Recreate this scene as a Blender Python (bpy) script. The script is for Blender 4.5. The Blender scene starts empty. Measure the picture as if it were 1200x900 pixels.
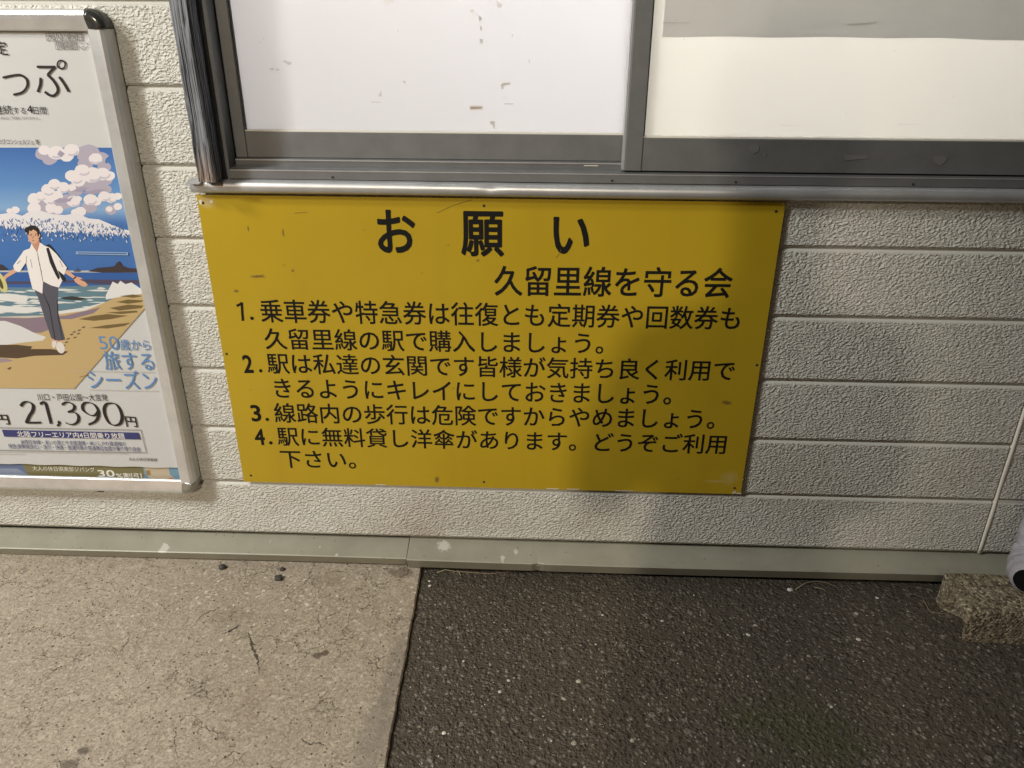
import bpy, bmesh, math, random
from mathutils import Vector, Matrix
from mathutils.geometry import tessellate_polygon
R = math.radians
random.seed(7)
sc = bpy.context.scene
COL = sc.collection

# ------------------------------------------------------------------ camera
Z0 = 0.695                                   # the top left corner of the notice is Z0 above the ground
CAM = (0.53786, -1.19174, 0.23907, 0.434553, -0.035623, 0.005802, 900.0)
def cam_axes():
    X, Y, Z, p, y, r, f = CAM
    cp, sp, cy, sy, cr, sr = math.cos(p), math.sin(p), math.cos(y), math.sin(y), math.cos(r), math.sin(r)
    F = Vector((sy*cp, cy*cp, -sp)); rt = Vector((cy, -sy, 0)); up = rt.cross(F)
    return rt*cr + up*sr, up*cr - rt*sr, F
AR, AU, AF = cam_axes()
cd = bpy.data.cameras.new('camera'); cam = bpy.data.objects.new('camera', cd); COL.objects.link(cam)
m4 = Matrix((AR, AU, -AF)).transposed().to_4x4()
m4.translation = Vector((CAM[0], CAM[1], CAM[2] + Z0))
cam.matrix_world = m4
cd.sensor_width = 36.0; cd.lens = 27.0; cd.clip_start = 0.02; cd.clip_end = 500.0
sc.camera = cam
def at(u, v, y=0.0):
    """world point where the sight line of photo pixel (u, v) meets the vertical plane y"""
    d = AF + AR*((u-600)/900) - AU*((v-450)/900)
    o = Vector((CAM[0], CAM[1], CAM[2] + Z0))
    return o + d*((y-o.y)/d.y)
def on_ground(u, v, z=0.0):
    d = AF + AR*((u-600)/900) - AU*((v-450)/900)
    o = Vector((CAM[0], CAM[1], CAM[2] + Z0))
    return o + d*((z-o.z)/d.z)

# ------------------------------------------------------------------ night sky, platform lamps, exposure
w = bpy.data.worlds.new('World'); sc.world = w; w.use_nodes = True
nt = w.node_tree; bg = nt.nodes['Background']
sky = nt.nodes.new('ShaderNodeTexSky'); sky.sky_type = 'NISHITA'; sky.sun_disc = False
sky.sun_elevation = R(2.0); sky.sun_rotation = R(200)
nt.links.new(sky.outputs[0], bg.inputs[0]); bg.inputs[1].default_value = 0.03
def lamp(name, loc, target, sx, sy, power, col):
    d = bpy.data.lights.new(name, 'AREA'); d.shape = 'RECTANGLE'; d.size = sx; d.size_y = sy
    d.energy = power; d.color = col
    o = bpy.data.objects.new(name, d); COL.objects.link(o)
    o.location = Vector(loc) + Vector((0, 0, Z0))
    o.rotation_euler = (Vector(target) + Vector((0, 0, Z0)) - o.location).to_track_quat('-Z', 'Y').to_euler()
    return o
lamp('platform_lamp', (-1.60, -1.25, 1.15), (0.0, 0, -0.3), 0.22, 0.22, 37, (0.99, 1.0, 0.985))
lamp('platform_lamp', (-1.75, -1.60, 2.40), (-0.5, -0.3, -0.6), 0.60, 0.20, 52, (1.0, 0.95, 0.86))
def spot(name, loc, target, radius, power, col, size, blend):
    d = bpy.data.lights.new(name, 'SPOT'); d.energy = power; d.color = col; d.shadow_soft_size = radius; d.spot_size = R(size); d.spot_blend = blend
    o = bpy.data.objects.new(name, d); COL.objects.link(o); o.location = Vector(loc) + Vector((0, 0, Z0))
    o.rotation_euler = (Vector(target) + Vector((0, 0, Z0)) - o.location).to_track_quat('-Z', 'Y').to_euler(); return o
spot('platform_lamp', (-0.42, -6.0, 2.60), (0.02, 0, -0.48), 0.09, 590, (1.0, 0.87, 0.69), 24, 0.8)
lamp('office_lamp', (0.42, 0.75, 0.75), (0.40, 0, 0.35), 0.9, 0.5, 18, (0.985, 0.975, 1.0))
lamp('office_lamp', (1.05, 0.75, 0.70), (0.98, 0, 0.30), 0.7, 0.5, 20, (1.0, 0.99, 0.985))
vs = sc.view_settings
vs.view_transform = 'Standard'; vs.look = 'None'; vs.exposure = 0.0; vs.gamma = 1.0; vs.use_curve_mapping = False

# ------------------------------------------------------------------ helpers
def lin(c):
    c = c/255.0
    return c/12.92 if c <= 0.04045 else ((c+0.055)/1.055)**2.4
def rgb(r, g, b, k=1.0):
    return tuple(min(0.86, lin(x)*k) for x in (r, g, b)) + (1.0,)
def ink(r, g, b):
    return rgb(r, g, b, 1.0)

class Mat:
    def __init__(s, name, base=(0.5, 0.5, 0.5, 1), rough=0.6, metal=0.0, spec=0.5):
        s.m = bpy.data.materials.new(name); s.m.use_nodes = True
        s.t = s.m.node_tree; s.b = s.t.nodes['Principled BSDF']
        s.b.inputs['Base Color'].default_value = base; s.b.inputs['Roughness'].default_value = rough
        s.b.inputs['Metallic'].default_value = metal; s.b.inputs['Specular IOR Level'].default_value = spec
        s._co = None
    def n(s, kind, **kw):
        nd = s.t.nodes.new(kind)
        for k, v in kw.items(): setattr(nd, k, v)
        return nd
    def link(s, a, b): s.t.links.new(a, b)
    @property
    def co(s):
        if s._co is None: s._co = s.n('ShaderNodeTexCoord').outputs['Object']
        return s._co
    def put(s, sock, v):
        if hasattr(v, 'links') or isinstance(v, bpy.types.NodeSocket): s.link(v, sock)
        else: sock.default_value = v
    def math(s, op, a, b=0.0, c=None, clamp=False):
        nd = s.n('ShaderNodeMath', operation=op); nd.use_clamp = clamp
        s.put(nd.inputs[0], a); s.put(nd.inputs[1], b)
        if c is not None: s.put(nd.inputs[2], c)
        return nd.outputs[0]
    def scale(s, v, co=None):
        mp = s.n('ShaderNodeMapping'); mp.inputs['Scale'].default_value = v
        s.link(co or s.co, mp.inputs['Vector']); return mp.outputs[0]
    def noise(s, sc_, detail=3, rough=0.5, dist=0.0, co=None, color=False):
        nd = s.n('ShaderNodeTexNoise'); nd.inputs['Scale'].default_value = sc_
        nd.inputs['Detail'].default_value = detail; nd.inputs['Roughness'].default_value = rough
        nd.inputs['Distortion'].default_value = dist; s.link(co or s.co, nd.inputs['Vector'])
        return nd.outputs['Color' if color else 'Fac']
    def voro(s, sc_, feature='F1', out='Distance', co=None, rnd=1.0):
        nd = s.n('ShaderNodeTexVoronoi', feature=feature); nd.inputs['Scale'].default_value = sc_
        nd.inputs['Randomness'].default_value = rnd
        s.link(co or s.co, nd.inputs['Vector'])
        if out == 'Color':
            sp = s.n('ShaderNodeSeparateColor'); s.link(nd.outputs['Color'], sp.inputs[0]); return sp.outputs[0]
        return nd.outputs[out]
    def ramp(s, v, stops, interp='LINEAR'):
        nd = s.n('ShaderNodeValToRGB'); e = nd.color_ramp.elements; nd.color_ramp.interpolation = interp
        while len(e) < len(stops): e.new(0.5)
        for q, (p, c) in zip(e, stops):
            q.position = p; q.color = c if isinstance(c, tuple) else (c, c, c, 1)
        s.link(v, nd.inputs[0]); return nd.outputs[0]
    def mix(s, f, a, b, mode='MIX'):
        nd = s.n('ShaderNodeMix', data_type='RGBA', blend_type=mode)
        s.put(nd.inputs[0], f); s.put(nd.inputs[6], a); s.put(nd.inputs[7], b); return nd.outputs[2]
    def step(s, v, lo, hi):
        nd = s.n('ShaderNodeMapRange'); nd.clamp = True; s.put(nd.inputs[0], v)
        nd.inputs[1].default_value = lo; nd.inputs[2].default_value = hi; return nd.outputs[0]
    def blob(s, p, r, soft=0.35, wob=0.5, stretch=(1, 1, 1), freq=60):
        """mask, 1 inside an uneven patch of radius r round p"""
        off = s.n('ShaderNodeVectorMath', operation='SUBTRACT'); s.link(s.co, off.inputs[0]); off.inputs[1].default_value = p
        mu = s.n('ShaderNodeVectorMath', operation='MULTIPLY'); s.link(off.outputs[0], mu.inputs[0]); mu.inputs[1].default_value = stretch
        ln = s.n('ShaderNodeVectorMath', operation='LENGTH'); s.link(mu.outputs[0], ln.inputs[0])
        d = s.math('ADD', s.math('DIVIDE', ln.outputs['Value'], r), s.math('MULTIPLY', s.math('SUBTRACT', s.noise(freq, 3), 0.5), wob*2))
        return s.step(d, 1.0, 1.0-soft)
    def base(s, c): s.put(s.b.inputs['Base Color'], c); return s
    def rough(s, v): s.put(s.b.inputs['Roughness'], v); return s
    def bump(s, h, dist=0.002, strength=1.0):
        nd = s.n('ShaderNodeBump'); nd.inputs['Distance'].default_value = dist; nd.inputs['Strength'].default_value = strength
        s.link(h, nd.inputs['Height']); prev = s.b.inputs['Normal']
        if prev.is_linked: s.link(prev.links[0].from_socket, nd.inputs['Normal'])
        s.link(nd.outputs[0], prev); return s
    def sep(s):
        nd = s.n('ShaderNodeSeparateXYZ'); s.link(s.co, nd.inputs[0]); return nd.outputs

def tag(o, label=None, cat=None, group=None, kind=None):
    if label: o['label'] = label
    if cat: o['category'] = cat
    if group: o['group'] = group
    if kind: o['kind'] = kind
    return o
def empty(name, loc, label, cat, group=None):
    o = bpy.data.objects.new(name, None); COL.objects.link(o); o.location = loc; o.empty_display_size = 0.05
    return tag(o, label, cat, group)
def link(name, me, mat, parent=None, smooth=False):
    """meshes are written in world coordinates; a child undoes the place of the Empty above it"""
    o = bpy.data.objects.new(name, me); COL.objects.link(o)
    if mat is not None: me.materials.append(mat.m if isinstance(mat, Mat) else mat)
    if parent is not None:
        o.parent = parent
        if parent.type == 'EMPTY': o.location = -parent.location
    if smooth:
        for p in me.polygons: p.use_smooth = True
    return o
def finish(name, bm, mat, parent=None, smooth=False, bevel=0.0, seg=2):
    if bevel:
        bmesh.ops.bevel(bm, geom=[e for e in bm.edges], offset=bevel, segments=seg, affect='EDGES', clamp_overlap=True)
    bmesh.ops.recalc_face_normals(bm, faces=bm.faces)
    me = bpy.data.meshes.new(name); bm.to_mesh(me); bm.free()
    return link(name, me, mat, parent, smooth)
def add_box(bm, x0, x1, y0, y1, z0, z1):
    """x, y in world, z measured from the top edge of the notice"""
    vs_ = [bm.verts.new((x, y, z+Z0)) for x in (x0, x1) for y in (y0, y1) for z in (z0, z1)]
    for f in ((0, 1, 3, 2), (4, 6, 7, 5), (0, 4, 5, 1), (2, 3, 7, 6), (0, 2, 6, 4), (1, 5, 7, 3)):
        bm.faces.new([vs_[i] for i in f])
def box(name, dims, mat, parent=None, bevel=0.0, seg=2):
    bm = bmesh.new(); add_box(bm, *dims); return finish(name, bm, mat, parent, bevel=bevel, seg=seg)
def add_profile(bm, pts, x0, x1, nx=1, wob=None, closed=True):
    """profile of (y, z) points swept along x"""
    rings = []
    for i in range(nx+1):
        x = x0 + (x1-x0)*i/nx
        ring = []
        for j, (y, z) in enumerate(pts):
            dy, dz = wob(x, j) if wob else (0, 0)
            ring.append(bm.verts.new((x, y+dy, z+dz+Z0)))
        rings.append(ring)
    n = len(pts)
    for a, b in zip(rings, rings[1:]):
        for j in range(n if closed else n-1):
            k = (j+1) % n
            bm.faces.new((a[j], a[k], b[k], b[j]))
    if closed:
        bm.faces.new(rings[0][::-1]); bm.faces.new(rings[-1])
def add_vprofile(bm, pts, z0, z1, nz=1, wob=None):
    """profile of (x, y) points swept upwards"""
    rings = []
    for i in range(nz+1):
        z = z0 + (z1-z0)*i/nz
        rings.append([bm.verts.new((x+(wob(z, j)[0] if wob else 0), y+(wob(z, j)[1] if wob else 0), z+Z0)) for j, (x, y) in enumerate(pts)])
    n = len(pts)
    for a, b in zip(rings, rings[1:]):
        for j in range(n):
            k = (j+1) % n
            bm.faces.new((a[j], a[k], b[k], b[j]))
    bm.faces.new(rings[0][::-1]); bm.faces.new(rings[-1])
def add_tube(bm, pts, rad, n=8, cap=True):
    pts = [Vector(p) for p in pts]; rings = []
    ref = Vector((0.31, 0.2, 0.93))
    for i, p in enumerate(pts):
        t = (pts[min(i+1, len(pts)-1)] - pts[max(i-1, 0)]).normalized()
        a = t.cross(ref).normalized(); b = t.cross(a)
        r = rad(i/(len(pts)-1)) if callable(rad) else rad
        rings.append([bm.verts.new(p + (a*math.cos(2*math.pi*k/n) + b*math.sin(2*math.pi*k/n))*r) for k in range(n)])
    for a, b in zip(rings, rings[1:]):
        for k in range(n): bm.faces.new((a[k], a[(k+1) % n], b[(k+1) % n], b[k]))
    if cap: bm.faces.new(rings[0][::-1]); bm.faces.new(rings[-1])
def add_poly(bm, pts):
    """flat outline, given as world points, filled"""
    vs_ = [bm.verts.new(p) for p in pts]
    for tri in tessellate_polygon([[Vector(p) for p in pts]]):
        try:
            f = bm.faces.new([vs_[i] for i in tri])
            f.normal_update()
            if f.normal.y > 0: f.normal_flip()
        except ValueError: pass

# ------------------------------------------------------------------ materials
def metal(name, base, rough, metallic=0.85, streak=0.12, spots=False):
    m = Mat(name, base, rough, metallic)
    n = m.noise(14, 4, co=m.scale((3, 3, 60)))
    d = m.noise(22, 5, 0.65)
    c = m.mix(m.step(d, 0.35, 0.75), base, tuple(x*0.80 for x in base[:3]) + (1,))
    m.base(c); m.rough(m.math('ADD', m.math('MULTIPLY', n, streak), rough-streak/2))
    m.bump(m.noise(400, 2), 0.0002, 0.25)
    return m
M = {}
def siding_mat():
    m = Mat('embossed siding', (0.6, 0.6, 0.5, 1), 0.55, 0, 0.4)
    warp = m.noise(38, 2, color=True)
    wv = m.n('ShaderNodeVectorMath', operation='MULTIPLY_ADD'); m.link(warp, wv.inputs[0])
    wv.inputs[1].default_value = (0.012, 0.012, 0.012); m.link(m.co, wv.inputs[2])
    mp = m.n('ShaderNodeMapping'); mp.inputs['Rotation'].default_value = (0, R(-28), 0); mp.inputs['Scale'].default_value = (0.8, 1, 1.25)
    m.link(wv.outputs[0], mp.inputs['Vector'])
    a = m.noise(250, 0.8, 0.45, 0.4, co=mp.outputs[0])
    b = m.noise(330, 2, 0.5, 0.4, co=mp.outputs[0])
    ridge = m.math('ABSOLUTE', m.math('SUBTRACT', a, 0.5))
    h = m.math('ADD', m.math('MULTIPLY', a, 1.0), m.math('MULTIPLY', b, 0.14))
    x, y, z = m.sep()
    # the pattern runs out in a plain margin beside each groove
    ph = m.math('FRACT', m.math('DIVIDE', m.math('SUBTRACT', m.math('ADD', z, 10*0.114337), Z0 + 0.26992), 0.114337))
    dd = m.math('MINIMUM', ph, m.math('SUBTRACT', 1.0, ph))
    h = m.math('MULTIPLY', h, m.step(dd, 0.028, 0.055))
    m.bump(h, 0.0046, 1.0)
    big = m.noise(2.3, 4, 0.6)
    c = m.mix(m.step(big, 0.35, 0.7), (0.62, 0.615, 0.565, 1), (0.56, 0.552, 0.50, 1))
    # valleys of the pattern slightly darker, brown grime low on the wall
    c = m.mix(m.math('MULTIPLY', m.step(h, 0.44, 0.30), 0.04), c, (0.22, 0.20, 0.15, 1))
    g = m.math('MULTIPLY', m.step(m.noise(5, 4, 0.6), 0.48, 0.72), m.step(z, 0.34, 0.05))
    c = m.mix(m.math('MULTIPLY', g, 0.35), c, (0.27, 0.20, 0.12, 1))
    for p, r, k in (((0.30, 0, 0.10), 0.10, 0.16), ((1.03, 0, 0.18), 0.12, 0.12), ((-0.10, 0, 0.14), 0.05, 0.2)):
        c = m.mix(m.math('MULTIPLY', m.blob(p, r, 0.7, 0.5, (1, 0, 0.9), 12), k), c, (0.26, 0.17, 0.09, 1))
    m.base(c); m.rough(m.math('ADD', 0.42, m.math('MULTIPLY', b, 0.2)))
    return m
M['siding'] = siding_mat()
M['seal'] = Mat('joint sealant', (0.74, 0.72, 0.64, 1), 0.5)
M['seal'].bump(M['seal'].noise(90, 3), 0.001, 0.6)
def on_flash(u, v):
    for i in range(91):
        y = -0.031 + 0.046*i/90; p = at(u, v, y)
        if p.z - Z0 <= -0.6512 - 0.0153*(0.015-y)/0.044: return p
    return at(u, v, -0.030)
def flashing_mat():
    m = Mat('painted flashing', (0.26, 0.27, 0.21, 1), 0.42, 0.1)
    c = m.mix(m.step(m.noise(9, 5, 0.65), 0.35, 0.7), (0.325, 0.315, 0.25, 1), (0.262, 0.253, 0.196, 1))
    v = m.voro(120, 'F1'); sel = m.voro(120, 'F1', 'Color')
    sp = m.math('MULTIPLY', m.step(v, 0.30, 0.18), m.math('GREATER_THAN', sel, 0.93))
    c = m.mix(m.math('MULTIPLY', sp, 0.5), c, (0.12, 0.11, 0.08, 1))
    pale = (0.52, 0.50, 0.44, 1)
    for (u, v_, r, s) in ((192, 643, 0.010, (0.7, 0.4, 1)), (486, 642, 0.0048, (1, 0.4, 1)), (520, 640, 0.011, (0.55, 0.5, 1)), (605, 646, 0.006, (0.8, 0.4, 1)),
                          (589, 654, 0.007, (0.9, 0.4, 1)), (484, 653, 0.003, (1, 0.3, 0.6)), (499, 653, 0.003, (1.6, 0.3, 0.6)), (503, 651, 0.003, (1.6, 0.3, 0.6)),
                          (560, 655, 0.003, (1, 0.4, 1)), (563, 643, 0.002, (1, 1, 1)), (317, 634, 0.003, (1, 0.4, 1)), (375, 641, 0.0025, (1, 0.6, 1)), (395, 650, 0.003, (0.6, 0.5, 1))):
        c = m.mix(m.blob(on_flash(u, v_), r*0.72, 0.25, 0.75, s, 200), c, pale)
    m.base(c); m.rough(m.math('ADD', 0.36, m.math('MULTIPLY', m.noise(30, 4), 0.2)))
    m.bump(m.noise(12, 3), 0.002, 0.3)
    return m
M['flash'] = flashing_mat()
M['alu'] = metal('anodised aluminium sash', (0.215, 0.223, 0.228, 1), 0.46, 0.45)
M['alu_dark'] = metal('anodised aluminium frame', (0.205, 0.212, 0.218, 1), 0.46, 0.45)
M['sill'] = metal('aluminium sill', (0.60, 0.615, 0.63, 1), 0.42, 0.65, 0.15)
M['poster_alu'] = metal('satin aluminium poster frame', (0.76, 0.755, 0.745, 1), 0.36, 0.65, 0.08)
M['cap_dark'] = Mat('glossy dark corner cap', (0.07, 0.072, 0.068, 1), 0.16, 0.5)
M['cap_pale'] = Mat('pale corner cap', (0.36, 0.35, 0.32, 1), 0.28, 0.6)
M['dark'] = Mat('dark gasket', (0.02, 0.02, 0.02, 1), 0.6)
M['screw'] = Mat('dull screw head', (0.05, 0.045, 0.035, 1), 0.45, 0.5)
def wood_mat():
    m = Mat('weathered grey wood', (0.1, 0.1, 0.1, 1), 0.95, 0, 0.12)
    warp = m.n('ShaderNodeVectorMath', operation='MULTIPLY_ADD')
    m.link(m.noise(5, 2, color=True), warp.inputs[0]); warp.inputs[1].default_value = (0.02, 0.02, 0.02); m.link(m.co, warp.inputs[2])
    g = m.noise(400, 3, 0.55, 0.3, co=m.scale((1, 1, 0.012), warp.outputs[0]))
    g2 = m.noise(90, 2, 0.5, 0.2, co=m.scale((1, 1, 0.03), warp.outputs[0]))
    x, y, z = m.sep()
    worn = m.math('MULTIPLY', m.step(z, Z0+0.075, Z0+0.035), m.step(m.noise(70, 3, co=m.scale((1, 1, 0.15))), 0.30, 0.6))
    grey = m.ramp(g, [(0.42, (0.018, 0.019, 0.021, 1)), (0.48, (0.13, 0.137, 0.15, 1)), (0.62, (0.24, 0.25, 0.27, 1))])
    brown = m.ramp(g, [(0.40, (0.03, 0.022, 0.02, 1)), (0.48, (0.20, 0.155, 0.13, 1)), (0.66, (0.45, 0.38, 0.33, 1))])
    m.base(m.mix(worn, grey, brown))
    m.bump(m.math('ADD', g, m.math('MULTIPLY', g2, 0.6)), 0.0016, 1.0)
    return m
M['wood'] = wood_mat()
def pane_mat(name, base, trans, fac):
    m = Mat(name, base, 0.22, 0, 0.5)
    c = m.mix(m.step(m.noise(3, 4, 0.6), 0.35, 0.7), base, tuple(x*0.95 for x in base[:3]) + (1,))
    m.base(c)
    tr = m.n('ShaderNodeBsdfTranslucent'); tr.inputs[0].default_value = trans
    mx = m.n('ShaderNodeMixShader'); mx.inputs[0].default_value = fac
    out = m.t.nodes['Material Output']
    m.link(m.b.outputs[0], mx.inputs[1]); m.link(tr.outputs[0], mx.inputs[2]); m.link(mx.outputs[0], out.inputs['Surface'])
    return m
M['pane'] = pane_mat('white filmed glass', (0.70, 0.69, 0.69, 1), (0.80, 0.79, 0.79, 1), 0.55)
M['pane_warm'] = pane_mat('cream filmed glass', (0.72, 0.71, 0.675, 1), (0.84, 0.82, 0.765, 1), 0.55)
def paper_mat():
    m = pane_mat('grey paper strip', (0.66, 0.66, 0.65, 1), (0.62, 0.62, 0.61, 1), 0.42)
    c = m.mix(m.step(m.noise(9, 5, 0.6, 0.4), 0.4, 0.7), (0.64, 0.64, 0.632, 1), (0.72, 0.71, 0.685, 1)); m.base(c)
    m.bump(m.noise(14, 4), 0.002, 0.2); m.rough(0.5); return m
M['paper'] = paper_mat()
M['residue'] = Mat('tape residue', (0.56, 0.55, 0.52, 1), 0.7)
M['residue_brown'] = Mat('brown tape residue', (0.44, 0.36, 0.31, 1), 0.7)
def sign_mat():
    m = Mat('yellow enamel', (0.55, 0.34, 0.02, 1), 0.36, 0, 0.45)
    c = m.mix(m.step(m.noise(4, 5, 0.6), 0.3, 0.75), (0.47, 0.325, 0.016, 1), (0.42, 0.288, 0.012, 1))
    co = m.scale((1, 1, 0.06))
    c = m.mix(m.math('MULTIPLY', m.step(m.noise(22, 3, 0.5, co=co), 0.55, 0.8), 0.16), c, (0.33, 0.20, 0.02, 1))
    # small brown scuffs
    v = m.voro(28, co=m.scale((0.8, 1, 1.6))); sel = m.voro(28, 'F1', 'Color', co=m.scale((0.8, 1, 1.6)))
    sc_ = m.math('MULTIPLY', m.step(m.math('ADD', v, m.math('MULTIPLY', m.noise(150, 2), 0.10)), 0.13, 0.08), m.math('GREATER_THAN', sel, 0.78))
    c = m.mix(m.math('MULTIPLY', sc_, 0.45), c, (0.17, 0.10, 0.02, 1))
    # rubbed and chipped places
    for (u, v_, r, s, k) in ((242, 237, 0.012, (0.7, 1, 1), 0.35), (855, 560, 0.016, (0.8, 1, 0.9), 0.2), (838, 564, 0.012, (0.5, 1, 3), 0.25), (852, 472, 0.006, (0.7, 1, 1.2), 0.0)):
        p = at(u, v_, 0.0); c = m.mix(m.math('MULTIPLY', m.blob(p, r, 0.8, 0.5, s, 120), k), c, (0.62, 0.55, 0.42, 1))
    for (u, v_, r, s) in ((852, 472, 0.0045, (0.5, 1, 1)), (848, 471, 0.003, (1, 1, 1)), (512, 562, 0.005, (1, 1, 0.6)), (332, 273, 0.004, (2, 1, 0.5)), (291, 268, 0.003, (1.5, 1, 0.6)),
                          (277, 341, 0.005, (1, 1, 1.6)), (302, 324, 0.008, (0.5, 1, 3)), (343, 317, 0.003, (1, 1, 1)), (546, 265, 0.003, (1, 1, 1)), (560, 305, 0.003, (1, 1, 1))):
        p = at(u, v_, 0.0); c = m.mix(m.math('MULTIPLY', m.blob(p, r, 0.5, 0.6, s, 250), 0.75), c, (0.12, 0.07, 0.03, 1))
    m.base(c); m.rough(m.math('ADD', 0.30, m.math('MULTIPLY', m.noise(7, 4), 0.16)))
    m.bump(m.noise(1.6, 1), 0.01, 0.12); m.bump(m.noise(500, 2), 0.0002, 0.15)
    return m
M['sign'] = sign_mat()
M['chip'] = Mat('bare chipped enamel', (0.66, 0.63, 0.56, 1), 0.5)
M['black_ink'] = Mat('black painted lettering', (0.007, 0.007, 0.006, 1), 0.6, 0, 0.2)
_inks = {}
def pm(r, g, b):
    k = (r, g, b)
    if k not in _inks:
        m = Mat('printed ink', ink(r, g, b), 0.42, 0, 0.4); _inks[k] = m
    return _inks[k]
def sheet_mat(name, base):
    m = Mat(name, base, 0.40, 0, 0.45)
    m.bump(m.noise(7, 3, 0.5, co=m.scale((0.5, 1, 1.6))), 0.004, 0.35); return m
M['sheet'] = sheet_mat('glossy poster paper', (0.55, 0.555, 0.555, 1))

def concrete_mat():
    m = Mat('worn concrete', (0.3, 0.27, 0.2, 1), 0.85, 0, 0.3)
    warp = m.n('ShaderNodeVectorMath', operation='MULTIPLY_ADD')
    m.link(m.noise(30, 3, color=True), warp.inputs[0]); warp.inputs[1].default_value = (0.02, 0.02, 0.02); m.link(m.co, warp.inputs[2])
    wc = warp.outputs[0]
    c = m.mix(m.step(m.noise(3.2, 5, 0.62), 0.3, 0.72), (0.40, 0.342, 0.268, 1), (0.295, 0.248, 0.192, 1))
    c = m.mix(m.math('MULTIPLY', m.step(m.noise(26, 5, 0.7), 0.42, 0.75), 0.5), c, (0.34, 0.28, 0.21, 1))
    c = m.mix(m.math('MULTIPLY', m.step(m.noise(55, 4, 0.7, 0.5), 0.50, 0.72), 0.45), c, (0.62, 0.54, 0.43, 1))
    # fine sand grain, then pale and dark stones showing through
    g = m.noise(230, 4, 0.7, 0.8)
    c = m.mix(m.math('MULTIPLY', m.step(g, 0.49, 0.36), 0.75), c, (0.17, 0.135, 0.095, 1))
    c = m.mix(m.math('MULTIPLY', m.step(g, 0.53, 0.65), 0.60), c, (0.60, 0.535, 0.44, 1))
    v = m.voro(95, co=wc); sel = m.voro(95, 'F1', 'Color', co=wc)
    pale = m.math('MULTIPLY', m.step(v, 0.34, 0.26), m.math('GREATER_THAN', sel, 0.80))
    c = m.mix(m.math('MULTIPLY', pale, m.step(m.noise(4, 2), 0.40, 0.6)), c, (0.58, 0.53, 0.44, 1))
    v2 = m.voro(170, co=wc); sel2 = m.voro(170, 'F1', 'Color', co=wc)
    pit = m.math('MULTIPLY', m.step(v2, 0.30, 0.16), m.math('GREATER_THAN', sel2, 0.86))
    c = m.mix(m.math('MULTIPLY', pit, 0.85), c, (0.06, 0.045, 0.03, 1))
    # hairline cracks
    cw = m.n('ShaderNodeVectorMath', operation='MULTIPLY_ADD')
    m.link(m.noise(9, 5, 0.65, color=True), cw.inputs[0]); cw.inputs[1].default_value = (0.14, 0.14, 0.14); m.link(m.co, cw.inputs[2])
    e = m.voro(16, 'DISTANCE_TO_EDGE', co=cw.outputs[0])
    crk = m.math('MULTIPLY', m.step(e, 0.014, 0.003), m.step(m.noise(11, 3), 0.48, 0.66))
    c = m.mix(m.math('MULTIPLY', crk, 0.6), c, (0.10, 0.075, 0.05, 1))
    h = m.math('SUBTRACT', m.math('ADD', m.math('MULTIPLY', g, 0.35), m.math('MULTIPLY', m.noise(60, 4, 0.6), 0.6)), m.math('ADD', m.math('MULTIPLY', pit, 0.6), m.math('MULTIPLY', crk, 0.8)))
    # stains: two dark damp spots, wear round the crack, grey smear along the joint
    for (u, v_, r, s, k, col) in ((372, 769, 0.008, (0.8, 1, 1), 0.8, (0.09, 0.065, 0.045, 1)), (381, 766, 0.008, (1, 1, 1), 0.8, (0.09, 0.065, 0.045, 1)),
                                  (99, 880, 0.009, (0.8, 1, 1), 0.75, (0.07, 0.055, 0.04, 1)), (83, 896, 0.012, (0.8, 1, 1), 0.7, (0.11, 0.09, 0.07, 1)),
                                  (300, 815, 0.05, (1.6, 0.6, 1), 0.20, (0.17, 0.12, 0.075, 1)), (385, 680, 0.03, (0.8, 1.2, 1), 0.35, (0.17, 0.13, 0.09, 1)),
                                  (470, 672, 0.02, (0.7, 1.2, 1), 0.6, (0.12, 0.09, 0.06, 1)), (462, 790, 0.06, (3.2, 0.5, 1), 0.55, (0.20, 0.175, 0.145, 1)),
                                  (440, 860, 0.07, (2.6, 0.6, 1), 0.5, (0.21, 0.18, 0.145, 1)), (270, 725, 0.05, (1, 1.4, 1), 0.22, (0.18, 0.14, 0.10, 1))):
        p = on_ground(u, v_, 0.003); c = m.mix(m.math('MULTIPLY', m.blob(p, r, 0.45, 0.6, (s[0], s[1], 0), 70), k), c, col)
    m.base(c); m.bump(h, 0.0030, 1.0)
    return m
M['concrete'] = concrete_mat()
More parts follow.
